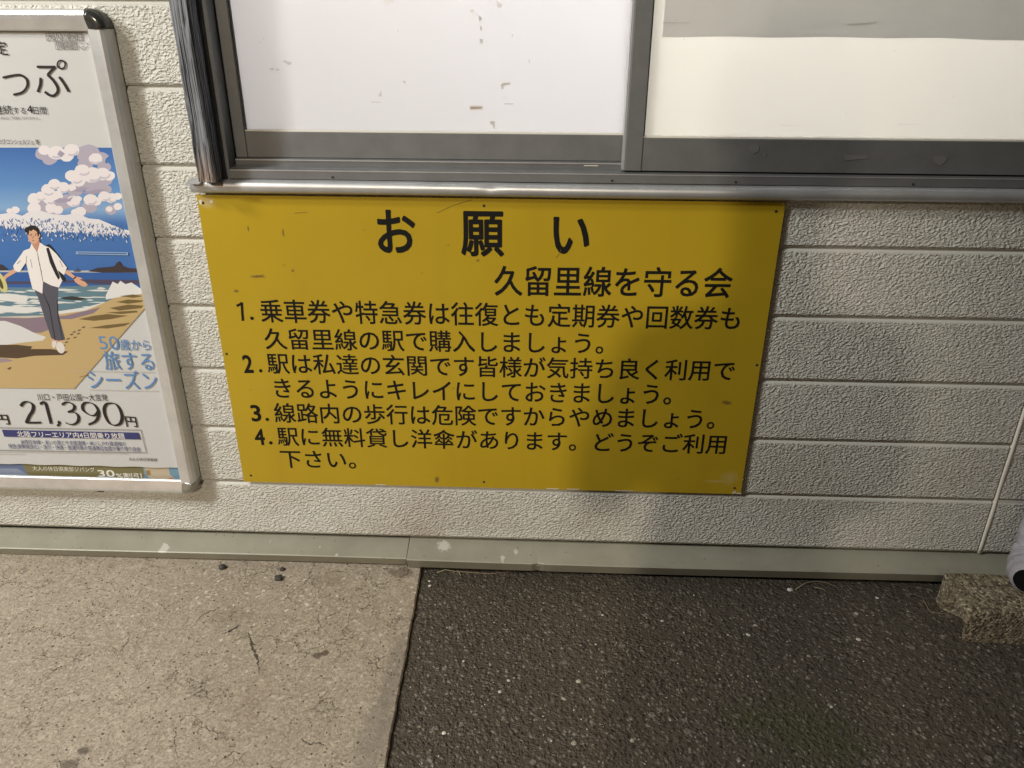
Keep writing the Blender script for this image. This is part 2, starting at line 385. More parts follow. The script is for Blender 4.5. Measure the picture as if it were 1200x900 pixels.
def asphalt_mat():
    m = Mat('old asphalt', (0.05, 0.045, 0.035, 1), 0.7, 0, 0.5)
    warp = m.n('ShaderNodeVectorMath', operation='MULTIPLY_ADD')
    m.link(m.noise(80, 3, color=True), warp.inputs[0]); warp.inputs[1].default_value = (0.008, 0.008, 0.008); m.link(m.co, warp.inputs[2])
    wc = warp.outputs[0]
    v = m.voro(145, co=wc); cl = m.voro(145, 'F1', 'Color', co=wc)
    v2 = m.voro(260, co=wc); cl2 = m.voro(260, 'F1', 'Color', co=wc)
    v3 = m.voro(62, co=wc); cl3 = m.voro(62, 'F1', 'Color', co=wc)
    c = m.mix(m.step(m.noise(3, 5, 0.6), 0.3, 0.75), (0.074, 0.059, 0.041, 1), (0.052, 0.041, 0.029, 1))
    c = m.mix(m.math('MULTIPLY', m.step(m.noise(380, 3, 0.65), 0.5, 0.72), 0.5), c, (0.18, 0.155, 0.12, 1))
    st = m.ramp(cl, [(0.0, (0.03, 0.025, 0.019, 1)), (0.5, (0.085, 0.071, 0.055, 1)), (0.8, (0.15, 0.13, 0.10, 1)), (1.0, (0.27, 0.24, 0.195, 1))])
    c = m.mix(m.math('MULTIPLY', m.step(v, 0.50, 0.36), 0.75), c, st)
    c = m.mix(m.math('MULTIPLY', m.math('MULTIPLY', m.step(v3, 0.34, 0.28), m.math('GREATER_THAN', cl3, 0.93)), 0.65), c, (0.24, 0.215, 0.185, 1))
    c = m.mix(m.math('MULTIPLY', m.step(v2, 0.34, 0.22), m.math('GREATER_THAN', cl2, 0.982)), c, (0.74, 0.69, 0.60, 1))
    for (u, v_, r, s) in ((930, 850, 0.09, (1, 1, 0)), (870, 840, 0.05, (1, 1.5, 0)), (985, 870, 0.06, (1, 1, 0))):
        p = on_ground(u, v_, 0); c = m.mix(m.math('MULTIPLY', m.blob(p, r, 0.9, 0.8, s, 30), 0.55), c, (0.050, 0.052, 0.016, 1))
    x, y, z = m.sep()
    c = m.mix(m.math('MULTIPLY', m.step(y, -0.12, -0.02), 0.45), c, (0.035, 0.028, 0.018, 1))     # darker towards the wall
    h = m.math('ADD', m.math('MULTIPLY', m.step(v, 0.55, 0.15), 0.6), m.math('ADD', m.math('MULTIPLY', m.step(v2, 0.5, 0.1), 0.3), m.math('ADD', m.math('MULTIPLY', m.step(v3, 0.5, 0.2), 0.5), m.math('MULTIPLY', m.noise(420, 3), 0.35))))
    m.base(c); m.rough(m.math('ADD', 0.50, m.math('MULTIPLY', m.noise(90, 3), 0.4))); m.bump(h, 0.0032, 1.0)
    return m
M['asphalt'] = asphalt_mat()

# ------------------------------------------------------------------ ground
E0, E1 = on_ground(494, 668, 0), on_ground(452, 900, 0)
def edge_x(y): return E0.x + (E1.x-E0.x)*(y-E0.y)/(E1.y-E0.y)
bm = bmesh.new()
f = [bm.verts.new(p) for p in ((-60, -60, -0.002), (60, -60, -0.002), (60, 0.012, -0.002), (-60, 0.012, -0.002))]; bm.faces.new(f)
tag(finish('asphalt_ground', bm, M['asphalt']), kind='structure')
bm = bmesh.new()
rnd = random.Random(3)
ys = [0.010 - i*0.0045 for i in range(420)] + [-3.0, -6.0]
ring_t, ring_b = [], []
jx = 0
for i, y in enumerate(ys):
    jx = jx*0.85 + rnd.uniform(-0.0005, 0.0005)
    x = edge_x(y) + jx
    ring_t.append(bm.verts.new((x-0.0022, y, 0.0045))); ring_b.append((bm.verts.new((x, y, 0.0022)), bm.verts.new((x+0.0005, y, -0.012))))
left = [bm.verts.new((-9, y, 0.0045)) for y in (ys[0], ys[-1])]
bm.faces.new(ring_t + [left[1], left[0]])
for i in range(len(ys)-1):
    bm.faces.new((ring_t[i], ring_t[i+1], ring_b[i+1][0], ring_b[i][0])); bm.faces.new((ring_b[i][0], ring_b[i+1][0], ring_b[i+1][1], ring_b[i][1]))
slab = tag(finish('concrete_pavement', bm, M['concrete']), kind='structure')
# broken cracks in the slab: ragged open lines
def crack(pts, w0, seed):
    r_ = random.Random(seed); P_ = [on_ground(u, v, 0.0049) for u, v in pts]; line = []
    for a, b in zip(P_, P_[1:]):
        for i in range(9): line.append(a.lerp(b, i/9) + Vector((r_.uniform(-1, 1), r_.uniform(-1, 1), 0))*0.0016)
    line.append(P_[-1]); bm = bmesh.new(); L_, R_ = [], []
    for i, p in enumerate(line):
        d = (line[min(i+1, len(line)-1)] - line[max(i-1, 0)]).normalized(); nrm = Vector((-d.y, d.x, 0))
        t = i/(len(line)-1); h = w0*(0.15 + math.sin(math.pi*t))*r_.uniform(0.25, 1.0)
        L_.append(bm.verts.new(p + nrm*h)); R_.append(bm.verts.new(p - nrm*h*r_.uniform(0.3, 1)))
    for i in range(len(L_)-1): bm.faces.new((L_[i], L_[i+1], R_[i+1], R_[i]))
    finish('crack', bm, Mat('open crack', (0.075, 0.058, 0.042, 1), 0.95), slab)
crack([(291, 742), (294, 752), (297, 762), (302, 776), (304, 790)], 0.0032, 1)
crack([(280, 732), (275, 736), (266, 741), (259, 743)], 0.0028, 2)
crack([(258, 713), (246, 716), (235, 722), (228, 730)], 0.0014, 3)
crack([(152, 742), (149, 752), (143, 760), (136, 772)], 0.0008, 4)
crack([(198, 850), (206, 858), (204, 872), (210, 890)], 0.0008, 5)
crack([(374, 716), (372, 726), (376, 734), (370, 740)], 0.0007, 6)
crack([(352, 864), (362, 872), (374, 870), (386, 878)], 0.0016, 7)
# earth-filled joint between slab and asphalt
bm = bmesh.new()
a, b = [], []
for i in range(0, 420, 2):
    y = ys[i]; wd = 0.0018 + 0.0022*abs(math.sin(y*31)+math.sin(y*83+1)) * rnd.uniform(0.5, 1.2)
    a.append(bm.verts.new((edge_x(y)-0.004, y, -0.0008))); b.append(bm.verts.new((edge_x(y)+wd, y, -0.0012)))
for i in range(len(a)-1): bm.faces.new((a[i], a[i+1], b[i+1], b[i]))
tag(finish('joint_soil', bm, Mat('dark joint soil', (0.012, 0.010, 0.007, 1), 0.95)), kind='structure')

# ------------------------------------------------------------------ station building
bld = empty('station_building', (0.6, 0.15, 0), 'cream embossed siding wall of a small station building with a lit sliding window', 'building')
YW = 0.006                                    # face of the siding
P, O = 0.114337, 0.26992                      # board pitch, height of the first groove under the window's middle
grooves = [O - P*k for k in range(-12, 8)]    # from above to the lowest
ZB = -0.6430
def siding(x0, x1, z0, z1, groove=True, zs=()):
    """front profile from the top down with one shadow groove per board, closed at the back"""
    pts = [(YW, z1)]
    for g in sorted(grooves, reverse=True):
        if groove and z0+0.01 < g < z1-0.01:
            pts += [(YW+0.0003, g+0.0034), (YW+0.0010, g+0.0028), (YW+0.0048, g+0.0024), (YW+0.0048, g+0.0002), (YW+0.0036, g-0.0006), (YW+0.0004, g-0.0032), (YW, g-0.0040)]
    pts += [(YW, z0+0.002), (YW+0.002, z0), (0.14, z0), (0.14, z1)]
    bm = bmesh.new(); add_profile(bm, pts, x0, x1); return finish('siding', bm, M['siding'], bld)
XJ = 1.3660
siding(-2.4, 0.012, ZB, 1.75)
siding(0.012, XJ-0.004, ZB, 0.0065)
siding(0.012, XJ-0.004, 1.02, 1.75)
siding(XJ+0.004, 3.2, ZB, 1.75, groove=False)
def wob(z, j): return (0.0004*math.sin(z*60+j), 0.0003*math.sin(z*37+2*j))
bm = bmesh.new()
add_vprofile(bm, [(XJ-0.0038, 0.016), (XJ-0.0010, YW+0.005), (XJ-0.0004, YW-0.0002), (XJ+0.0012, YW-0.0012), (XJ+0.0062, YW-0.0008), (XJ+0.0068, 0.016)], ZB-0.002, 1.75, 160, wob)
finish('sealant_joint', bm, M['seal'], bld, smooth=True)
# foundation behind and the sloping base flashing in two lengths
box('foundation', (-2.4, 3.2, 0.016, 0.14, -Z0-0.05, ZB-0.006), M['dark'], bld)
def flash(x0, x1, dy):
    up = 0.0024 if dy else 0.0
    def wb(x, j):
        k = 0.0012*math.sin(x*5.3+1)
        dent = 0.004*math.exp(-((x-at(632, 660, -0.03).x)/0.006)**2) if j in (1, 2, 3) else 0
        return (dent, k)
    pts = [(0.0150, -0.6512+up), (-0.029-dy, -0.6665+up), (-0.0305-dy, -0.6680+up), (-0.0215-dy, -0.6875), (-0.0190-dy, -0.6875), (-0.0268-dy, -0.6705), (0.0150, -0.6560)]
    bm = bmesh.new(); add_profile(bm, pts, x0, x1, 260, wb); finish('base_flashing', bm, M['flash'], bld)
XF = at(478, 650, -0.02).x
flash(-2.4, XF+0.02, 0.0)
flash(XF, 3.2, 0.0062)
bm = bmesh.new(); add_tube(bm, [(XF-0.0006, 0.012, -0.6500+Z0), (XF-0.0006, -0.0295, -0.6650+Z0), (XF-0.0006, -0.0325, -0.6675+Z0), (XF-0.0006, -0.0270, -0.6870+Z0)], 0.0011, 6)
finish('seam_shade', bm, M['dark'], bld)  # dark bead drawing the shade line where the two lengths lap
# window: outer frame with its stepped tracks, two sashes, nosing sill and the wooden post at its side
bm = bmesh.new()
add_profile(bm, [(0.11, 0.008), (0.11, 0.0560), (0.0455, 0.0560), (0.0200, 0.0520), (0.0196, 0.0514), (0.0200, 0.0436), (0.0070, 0.0412), (0.0066, 0.0360), (0.0030, 0.0358), (0.0026, 0.0418), (-0.0030, 0.0413), (-0.0060, 0.0404), (-0.0064, 0.0398), (-0.0066, 0.0268), (-0.004, 0.0262), (-0.004, 0.008)], 0.062, XJ-0.06)
wf = finish('window_frame', bm, M['alu_dark'], bld)
def jamb(sign, xo):
    q = lambda x: xo + sign*x
    bm = bmesh.new()
    pts = [(q(0.0), 0.11), (q(0.0), -0.0035), (q(0.0052), -0.0042), (q(0.0056), 0.0016), (q(0.0104), 0.0018), (q(0.0106), -0.0030), (q(0.0128), -0.0030), (q(0.0132), 0.0), (q(0.0132), 0.11)]
    add_vprofile(bm, pts, 0.008, 1.0); finish('jamb', bm, M['alu_dark'], wf)
jamb(1, 0.0478); jamb(-1, XJ-0.0478)
box('head', (0.0485, XJ-0.0485, -0.006, 0.11, 1.0, 1.022), M['alu_dark'], wf, bevel=0.001)
bm = bmesh.new()
add_box(bm, 0.0625, 0.6590, 0.0188, 0.0196, 0.0502, 0.0517); add_box(bm, 0.0625, XJ-0.0625, -0.0070, -0.0063, 0.0388, 0.0401); add_box(bm, 0.0625, XJ-0.0625, 0.0060, 0.0064, 0.0400, 0.0413)
finish('track_edge_glint', bm, M['sill'], wf)  # paler strips stand in for the light caught along the ledge edges
for x in (0.218, 0.643, 0.828, 1.09): box('weep_hole', (x, x+0.0035, -0.0075, -0.0060, 0.0290, 0.0318), M['dark'], wf)
box('maker_label', (0.603, 0.625, 0.0190, 0.0199, 0.0472, 0.0485), M['chip'], wf)
def sash(x0, x1, y0, zb, rail, sl, sr, pane, label):
    """stiles and rails round a pane; y0 is the front face"""
    s = empty('window_sash', (0.5*(x0+x1), y0, zb+Z0), label, None); s.parent = bld; s.location = Vector((0.5*(x0+x1), y0, zb+Z0)) - bld.location
    off = Vector((0.5*(x0+x1), y0, zb+Z0))
    def pc(name, dims, m, bevel=0.0008):
        o = box(name, dims, m, None, bevel=bevel, seg=1); o.parent = s; o.location = -off; return o
    pc('stile', (x0, x0+sl, y0, y0+0.022, zb, 0.998), M['alu'])
    pc('stile', (x1-sr, x1, y0, y0+0.022, zb, 0.998), M['alu'])
    pc('bottom_rail', (x0+sl, x1-sr, y0+0.0012, y0+0.021, zb, zb+rail), M['alu'])
    pc('top_rail', (x0+sl, x1-sr, y0+0.0012, y0+0.021, 0.955, 0.998), M['alu'])
    g = pc('glass_pane', (x0+sl-0.002, x1-sr+0.002, y0+0.009, y0+0.0125, zb+rail-0.002, 0.957), pane, 0)
    # thin beads holding the glass
    pc('glazing_bead', (x0+sl, x1-sr, y0+0.0035, y0+0.0088, zb+rail, zb+rail+0.0022), M['seal'], 0)
    pc('glazing_bead', (x0+sl, x0+sl+0.0018, y0+0.0035, y0+0.0088, zb+rail+0.0022, 0.955), M['dark'], 0)
    pc('glazing_bead', (x1-sr-0.0018, x1-sr, y0+0.0035, y0+0.0088, zb+rail+0.0022, 0.955), M['dark'], 0)
    return s, pc
sL, pcL = sash(0.0615, 0.6900, 0.0262, 0.0535, 0.0385, 0.0188, 0.026, M['pane'], 'rear sash with white filmed glass')
sR, pcR = sash(0.6630, 1.3040, -0.0012, 0.0440, 0.0480, 0.0250, 0.026, M['pane_warm'], 'front sash with cream filmed glass and a grey paper strip')
# bright outer lip on the meeting stile
pcR('stile_lip', (0.6592, 0.6628, 0.0030, 0.0180, 0.0440, 0.998), M['sill'], 0.0003)
# grey paper strip stuck across the front pane; wrinkled lower edge
yP = 0.0062
bm = bmesh.new(); n = 90; lo, up = [], []
for i in range(n+1):
    u = 776 + (1215-776)*i/n; v = 43 + (u-776)*0.0045 + 0.5*math.sin(u*0.05) + (2.6*((u-1000)/200)**2 if u > 1000 else 0)
    p = at(u, v, yP); lo.append(bm.verts.new((p.x, p.y + 0.0002*math.sin(i*0.7), p.z))); up.append(bm.verts.new((p.x, p.y, 0.42+Z0)))
for i in range(n): bm.faces.new((lo[i], lo[i+1], up[i+1], up[i]))
o = finish('paper_strip', bm, M['paper'], None); o.parent = sR; o.location = -Vector((0.5*(0.6630+1.3040), -0.0012, 0.0440+Z0))
# scraps and residue left on the glass by old tape
def residue(s, off, items, y, mat, name='tape_residue'):
    bm = bmesh.new()
    for k, pts in enumerate(items): add_poly(bm, [at(u, v, y - k*2e-5) for u, v in pts])
    o = finish(name, bm, mat, None); o.parent = s; o.location = -off; return o
offL = Vector((0.37575, 0.0262, 0.0535+Z0)); offR = Vector((0.9835, -0.0012, 0.0440+Z0))
yG = 0.0262+0.0089; yH = -0.0012+0.0089
def q(u, v, a, b): return [(u, v), (u+a, v+0.3), (u+a, v+b), (u, v+b)]
residue(sL, offL, [q(550, 123.5, 16, 5.5)], yG, Mat('pale tape', (0.68, 0.66, 0.62, 1), 0.6), 'tape_scrap')
residue(sL, offL, [[(551.5, 125), (565, 125.4), (565, 126.8), (558, 127.6), (551, 128)]], yG-0.0001, M['residue_brown'])
residue(sL, offL, [q(591, 121, 11, 1.3), [(574, 142), (580, 142), (580, 151), (578, 150), (577.5, 147), (574, 145)], [(587, 102), (587, 99), (590, 97), (599, 97), (595, 99)],
                   [(588, 101.5), (590.5, 101.5), (590, 104.5), (587.5, 104)], [(595.5, 96.8), (598.5, 96.8), (597, 99.5), (595.5, 99)], q(435, 119, 11, 1.2), [(443, 113), (446.5, 106), (447.5, 113)], [(471, 95), (475.5, 94.5), (475, 99), (473, 97)],
                   [(331, 72), (334, 70.5), (337, 72), (341, 72.5), (342, 75), (338, 76.5), (335, 74)], [(316, 80.5), (320, 79.5), (321, 82), (317, 82)], [(323, 81), (327, 80.5), (327, 82.5), (324, 82.8)],
                   q(308, 44.5, 1.5, 1.5), q(304, 49, 1.3, 1.3), q(466, 35.5, 1.5, 1.5), [(561, 18), (563, 19), (565, 22), (563.5, 24), (562, 26), (561, 23)], [(562, 30), (564, 31), (565, 35), (563, 36)], [(562, 45), (566, 46), (565.5, 53), (564, 49), (562.5, 52)],
                   [(600, 40.5), (601.5, 40), (601, 43), (599.8, 43)], [(619, 69), (621, 71), (621, 74.5), (619.5, 72)]], yG, M['residue'])
residue(sL, offL, [[(550, 13), (555, 10.5), (555.5, 14), (552, 15.2)], [(581, 3), (585, 2), (589, 7), (586, 10), (583, 8)], [(452, 0), (459, 0), (460, 4), (456, 6.5), (453, 4)]], yG-0.0001, Mat('white tape scrap', (0.84, 0.84, 0.83, 1), 0.5), 'tape_scrap')
residue(sR, offR, [q(801, 45, 1.2, 1.5), q(1048, 59, 1.2, 1.2), q(991, 132, 1.2, 1.2), q(1190, 52, 1.3, 1.3), q(1116, 113, 1, 1), q(1052, 145.3, 26, 0.5), q(916, 146.5, 28, 0.4)], yH, M['residue'])
residue(sR, offR, [[(776.5, 26), (808, 26.3), (808, 27.4), (776.5, 27.2)], [(993, 28), (1024, 26), (1028, 24.5), (1026, 27.5), (993, 30)], q(784, 23.5, 1.2, 1.2), q(792, 23, 1.2, 1.2)], 0.0048, M['residue'], 'paper_tear')
residue(sR, offR, [[(878, 169), (887, 168), (890, 172), (889, 177), (884, 180), (878, 176)], [(894, 180), (897, 179), (898, 183), (895, 184)], [(989, 181), (1016, 182), (1017, 186), (990, 188)], [(1094, 183), (1108, 183), (1110, 187), (1103, 194), (1099, 193), (1094, 188)]], -0.0006, Mat('rubbed aluminium', (0.235, 0.24, 0.245, 1), 0.55, 0.5), 'glue_mark')
# nosing sill
def nose(x, j):
    dent = -0.0022*math.exp(-((x-0.462)/0.010)**2) if 2 <= j <= 7 else 0
    return (-dent*0.7, dent + 0.0005*math.sin(x*7))
bm = bmesh.new()
arc = [(-0.0090 - 0.0085*math.sin(t), 0.0148 + 0.0095*math.cos(t)) for t in [i*math.pi/9 for i in range(10)]]
add_profile(bm, [(-0.0045, 0.0258), (-0.0075, 0.0250)] + arc + [(-0.0080, 0.0045), (-0.003, 0.0055)], 0.0005, XJ-0.012, 120, nose)
sill = finish('window_sill', bm, M['sill'], bld, smooth=False)
for p in sill.data.polygons: p.use_smooth = len(p.vertices) == 4
bm = bmesh.new(); add_profile(bm, [(-0.004, 0.0264), (-0.0290, 0.0222), (-0.0290, 0.0212), (-0.004, 0.0255)], -0.0006, 0.021); finish('sill_end_fold', bm, M['sill'], sill)
def post(x0, x1):
    bm = bmesh.new()
    r_ = random.Random(5); jit = [[r_.uniform(-1, 1)*0.0006 for _ in range(2)] for _ in range(400)]
    def wb(z, j): return jit[(int(z*400)*7 + j*31) % 400]
    ch = 0.003
    add_vprofile(bm, [(x0, 0.02), (x0+0.0006, -0.034), (x0+ch, -0.0365), (x1-ch+0.001, -0.0400), (x1, -0.0375), (x1-0.0035, 0.02)], 0.0262, 1.06, 60, wb)
    o = finish('wooden_post', bm, M['wood'], bld); return o
post(0.0222, 0.0508); post(XJ-0.0508, XJ-0.0222)

# ------------------------------------------------------------------ lettering
def font_mesh(body, weight=0.0, res=3):
    weight = 0
    c = bpy.data.curves.new('lettering', 'FONT'); c.body = body; c.size = 1.0; c.resolution_u = res; c.offset = weight; c.fill_mode = 'FRONT'
    o = bpy.data.objects.new('lettering', c); COL.objects.link(o)
    dg = bpy.context.evaluated_depsgraph_get(); dg.update()
    me = bpy.data.meshes.new_from_object(o.evaluated_get(dg))
    vs_ = [tuple(v.co) for v in me.vertices]; fs = [tuple(p.vertices) for p in me.polygons]
    bpy.data.objects.remove(o); bpy.data.curves.remove(c); bpy.data.meshes.remove(me)
    return vs_, fs
_ref = font_mesh('国')[0]
R0, R1 = min(v[1] for v in _ref), max(v[1] for v in _ref)
def letters(name, body, y, L, Rr, mat, parent, weight=0.0, exact=False, res=3, squeeze=None):
    """L = (u, v_top, v_bottom) at the left end of the ink, Rr the same at the right end; the line may climb or fall a little.
    v_top and v_bottom bound a full kanji (exact: bound the ink itself)"""
    vs_, fs = font_mesh(body, weight, res)
    if not vs_: return None
    x0, x1 = min(v[0] for v in vs_), max(v[0] for v in vs_)
    b0, b1 = (min(v[1] for v in vs_), max(v[1] for v in vs_)) if exact else (R0, R1)
    lt, lb = at(L[0], L[1], y), at(L[0], L[2], y); rt, rb = at(Rr[0], Rr[1], y), at(Rr[0], Rr[2], y)
    xl = at(L[0], 0.5*(L[1]+L[2]), y).x; xr = at(Rr[0], 0.5*(Rr[1]+Rr[2]), y).x
    out = []
    if weight > 0:      # thicken the strokes: copies nudged round a small circle, each a hair in front of the last
        nn = len(vs_); k_ = 8 if weight > 0.02 else 4; base_v, base_f = vs_, fs; vs_, fs = [], []
        for i in range(k_):
            t = 2*math.pi*(i+0.5)/k_
            vs_ += [(v[0]+weight*math.cos(t), v[1]+weight*math.sin(t), i) for v in base_v]
            fs += [tuple(a+nn*i for a in f) for f in base_f]
    for v in vs_:
        s = (v[0]-x0)/(x1-x0); t = (v[1]-b0)/(b1-b0)
        zb_ = lb.z + (rb.z-lb.z)*s; zt_ = lt.z + (rt.z-lt.z)*s
        out.append((xl + (xr-xl)*s, y - 4e-6*v[2], zb_ + (zt_-zb_)*t))
    me = bpy.data.meshes.new(name); me.from_pydata(out, [], fs); me.update()
    for p in me.polygons:
        if p.normal.y > 0: p.flip()
    return link(name, me, mat, parent)

# ------------------------------------------------------------------ yellow notice
sign = empty('notice_board', (0.455, 0.002, Z0-0.525), 'large yellow notice with black Japanese lettering fixed to the wall under the window', 'sign')
c4 = [at(229, 228, 0), at(919, 237, 0), at(869, 579, 0), at(286, 565, 0)]
bm = bmesh.new()
xl, xr = 0.0008, 0.9105; zt, zb = -0.0003, -0.5245
fr = [bm.verts.new((x, -0.0002, z+Z0)) for x, z in ((xl, zt), (xr, zt), (xr, zb), (xl, zb))]
bk = [bm.verts.new((v.co.x, 0.0028, v.co.z)) for v in fr]
bm.faces.new(fr); bm.faces.new(bk[::-1])
for i in range(4): bm.faces.new((fr[i], fr[(i+1) % 4], bk[(i+1) % 4], bk[i]))
finish('panel', bm, M['sign'], sign)
YT = -0.0006
def sl(body, L, Rr, wt=0.012): letters('text_line', body, YT, L, Rr, M['black_ink'], sign, wt)
def sign_strokes(lines):
    bm = bmesh.new()
    for k, ln in enumerate(lines):
        L_, R_ = [], []
        for i, p in enumerate(ln):
            a, b = ln[max(i-1, 0)], ln[min(i+1, len(ln)-1)]; dx, dy = b[0]-a[0], b[1]-a[1]; l = math.hypot(dx, dy)
            L_.append((p[0]-dy/l*1.45, p[1]+dx/l*1.45)); R_.append((p[0]+dy/l*1.45, p[1]-dx/l*1.45))
        add_poly(bm, [at(u, v, YT - 1e-5*k) for u, v in L_ + R_[::-1]])
    finish('text_line', bm, M['black_ink'], sign)
letters('title', 'お　願　い', YT, (443, 247, 298), (690, 250, 301), M['black_ink'], sign, 0.022)
sl('久留里線を守る会', (579.5, 313.5, 346), (857.5, 316, 349), 0.016)
sign_strokes([[(277.2, 358.5), (281.4, 356.6), (283.2, 354.6)], [(283.2, 354.4), (283.8, 365), (284.6, 376)]])
letters('text_line', '.', YT, (293, 371, 375), (297.5, 371, 375), M['black_ink'], sign, 0.0, True)
sl('乗車券や特急券は往復とも定期券や回数券も', (305, 352, 377.5), (867, 361, 386.5))
sl('久留里線の駅で購入しましょう。', (310, 386, 409), (707, 391, 415))
letters('text_line', '2', YT, (285, 416.5, 436.5), (295.5, 416.5, 436.5), M['black_ink'], sign, 0.022, True)
letters('text_line', '.', YT, (303.5, 432.5, 436.5), (307.5, 432.5, 436.5), M['black_ink'], sign, 0.0, True)
sl('駅は私達の玄関です皆様が気持ち良く利用で', (313, 415, 437.5), (860.5, 423.5, 446.5))
sl('きるようにキレイにしておきましょう。', (322, 444, 466.5), (786.5, 451, 474.5))
letters('text_line', '3', YT, (294.5, 475, 493.5), (305, 475, 493.5), M['black_ink'], sign, 0.022, True)
letters('text_line', '.', YT, (311, 489.5, 493.5), (315.3, 489.5, 493.5), M['black_ink'], sign, 0.0, True)
sl('線路内の歩行は危険ですからやめましょう。', (321.5, 473.5, 495), (837.5, 480.5, 503))
letters('text_line', '4', YT, (298.6, 503, 521), (309.5, 503, 521), M['black_ink'], sign, 0.022, True)
letters('text_line', '.', YT, (315.2, 517, 521), (319.5, 517, 521), M['black_ink'], sign, 0.0, True)
sl('駅に無料貸し洋傘があります。どうぞご利用', (325, 501.5, 522), (850.5, 510.5, 532))
sl('下さい。', (329, 528, 548), (416.5, 529.5, 549.5))
bm0 = bmesh.new(); bmesh.ops.create_uvsphere(bm0, u_segments=10, v_segments=6, radius=1.0)
me_screw = bpy.data.meshes.new('screw'); bm0.to_mesh(me_screw); bm0.free(); me_screw.materials.append(M['screw'].m)
for (u, v) in ((238, 237.5), (567, 241), (909, 247.5), (265.5, 414.5), (294, 557), (567, 564.5), (860.5, 571.5), (886.5, 427.5)):
    o = bpy.data.objects.new('screw', me_screw); COL.objects.link(o); o.parent = sign
    p = at(u, v, 0); o.location = Vector((p.x, -0.0004, p.z)) - sign.location; o.scale = (0.0022, 0.0012, 0.0022)
bm = bmesh.new()
for k, (pts) in enumerate(([(233, 235), (236, 233.8), (236.5, 236), (236, 240), (234, 239)], [(245, 236), (248, 234.5), (250, 237), (247, 238)], [(917, 237.6), (919.4, 237.6), (918.8, 239), (916, 239)],
                           [(857, 577.6), (862, 575), (862.5, 577.2), (859, 578.8)], [(863, 577.3), (868.8, 577.8), (868.4, 579), (863, 578.8)], [(640, 572), (655, 572.4), (655, 573.1), (641, 572.8)], [(664, 572.6), (679, 573), (679, 573.9), (664, 573.4)], [(720, 574.6), (742, 575), (742, 575.7), (722, 575.4)], [(440, 567.6), (452, 567.8), (452, 568.5), (440, 568.3)])):
    add_poly(bm, [at(u, v, -0.0005 - k*2e-5) for u, v in pts])
finish('paint_chip', bm, M['chip'], sign)
# hairline scratches
bm = bmesh.new()
for pts in ([(512, 249.5), (530, 241), (553, 234)], [(651, 302), (656, 297), (657, 292)], [(295, 325), (309, 322)], [(345, 250), (347, 249.5), (360, 249)]):
    add_tube(bm, [at(u, v, -0.0004) for u, v in pts], 0.0004, 4)
finish('scratch', bm, Mat('scratched enamel', (0.20, 0.12, 0.03, 1), 0.5), sign)

# ------------------------------------------------------------------ poster in its snap frame
fr_ = empty('poster_holder', (-0.37, 0.0, Z0-0.544), 'satin aluminium poster frame with rounded corner caps hung left of the yellow notice', 'frame')
X0, X1, ZT, ZL = -0.640, -0.0815, 0.2600, -0.5440
def rail_profile(wd):   # (distance from the outer edge, y): back, outer wall, crest, inner slope
    return [(0.0, 0.0055), (0.0, -0.0130), (0.003, -0.0185), (0.008, -0.0212), (0.013, -0.0205), (wd-0.002, -0.0165), (wd, -0.0150), (wd, -0.0112), (0.012, -0.0085), (0.012, 0.0055)]
WR = 0.0288; CP = 0.026
def swept(name, pts):
    bm = bmesh.new(); a, b = pts
    va = [bm.verts.new(p) for p in a]; vb = [bm.verts.new(p) for p in b]; n = len(va)
    for j in range(n): bm.faces.new((va[j], va[(j+1) % n], vb[(j+1) % n], vb[j]))
    bm.faces.new(va[::-1]); bm.faces.new(vb)
    o = finish(name, bm, M['poster_alu'], fr_); return o
pr = rail_profile(WR)
swept('rail', ([(X1-d, y, ZL+CP+Z0) for d, y in pr], [(X1-d, y, ZT-CP+Z0) for d, y in pr]))
swept('rail', ([(X0+d, y, ZL+CP+Z0) for d, y in pr], [(X0+d, y, ZT-CP+Z0) for d, y in pr]))
swept('rail', ([(X0+CP, y, ZT-d+Z0) for d, y in pr], [(X1-CP, y, ZT-d+Z0) for d, y in pr]))
swept('rail', ([(X0+CP, y, ZL+d+Z0) for d, y in pr], [(X1-CP, y, ZL+d+Z0) for d, y in pr]))
def cap(cx, cz, sx, sz, mat):
    """corner: the rail profile turned through a quarter circle, a little proud of the rails"""
    bm = bmesh.new(); rings = []
    ptsq = [(-0.0008, 0.0055), (-0.0008, -0.0138), (0.002, -0.0195), (0.0075, -0.0226), (0.014, -0.0222), (0.0215, -0.0190), (CP, -0.0165), (CP, 0.0055)]
    for i in range(9):
        t = math.pi/2*i/8
        rings.append([bm.verts.new((cx + sx*(CP-d)*math.cos(t), y, cz + sz*(CP-d)*math.sin(t) + Z0)) for d, y in ptsq])
    n = len(ptsq)
    for a, b in zip(rings, rings[1:]):
        for j in range(n-1):
            try: bm.faces.new((a[j], a[j+1], b[j+1], b[j]))
            except ValueError: pass
    # the little square heel inside the curve
    bmesh.ops.remove_doubles(bm, verts=bm.verts, dist=1e-6)
    for r_ in (rings[0], rings[-1]):
        r2 = [v for v in r_ if v.is_valid]
        if len(r2) > 2: bm.faces.new(r2)
    o = finish('corner_cap', bm, mat, fr_, smooth=True); 
    return o
cap(X1-CP, ZT-CP, 1, 1, M['cap_dark']); cap(X0+CP, ZT-CP, -1, 1, M['cap_dark'])
cap(X1-CP, ZL+CP, 1, -1, M['cap_pale']); cap(X0+CP, ZL+CP, -1, -1, M['cap_pale'])
pm_ = at(118, 582, -0.02); box('catch', (pm_.x-0.008, pm_.x+0.004, -0.014, -0.004, ZL-0.0022, ZL-0.0002), M['dark'], fr_)
box('backing_board', (X0+0.014, X1-0.014, -0.0040, 0.0050, ZL+0.014, ZT-0.014), M['dark'], fr_)

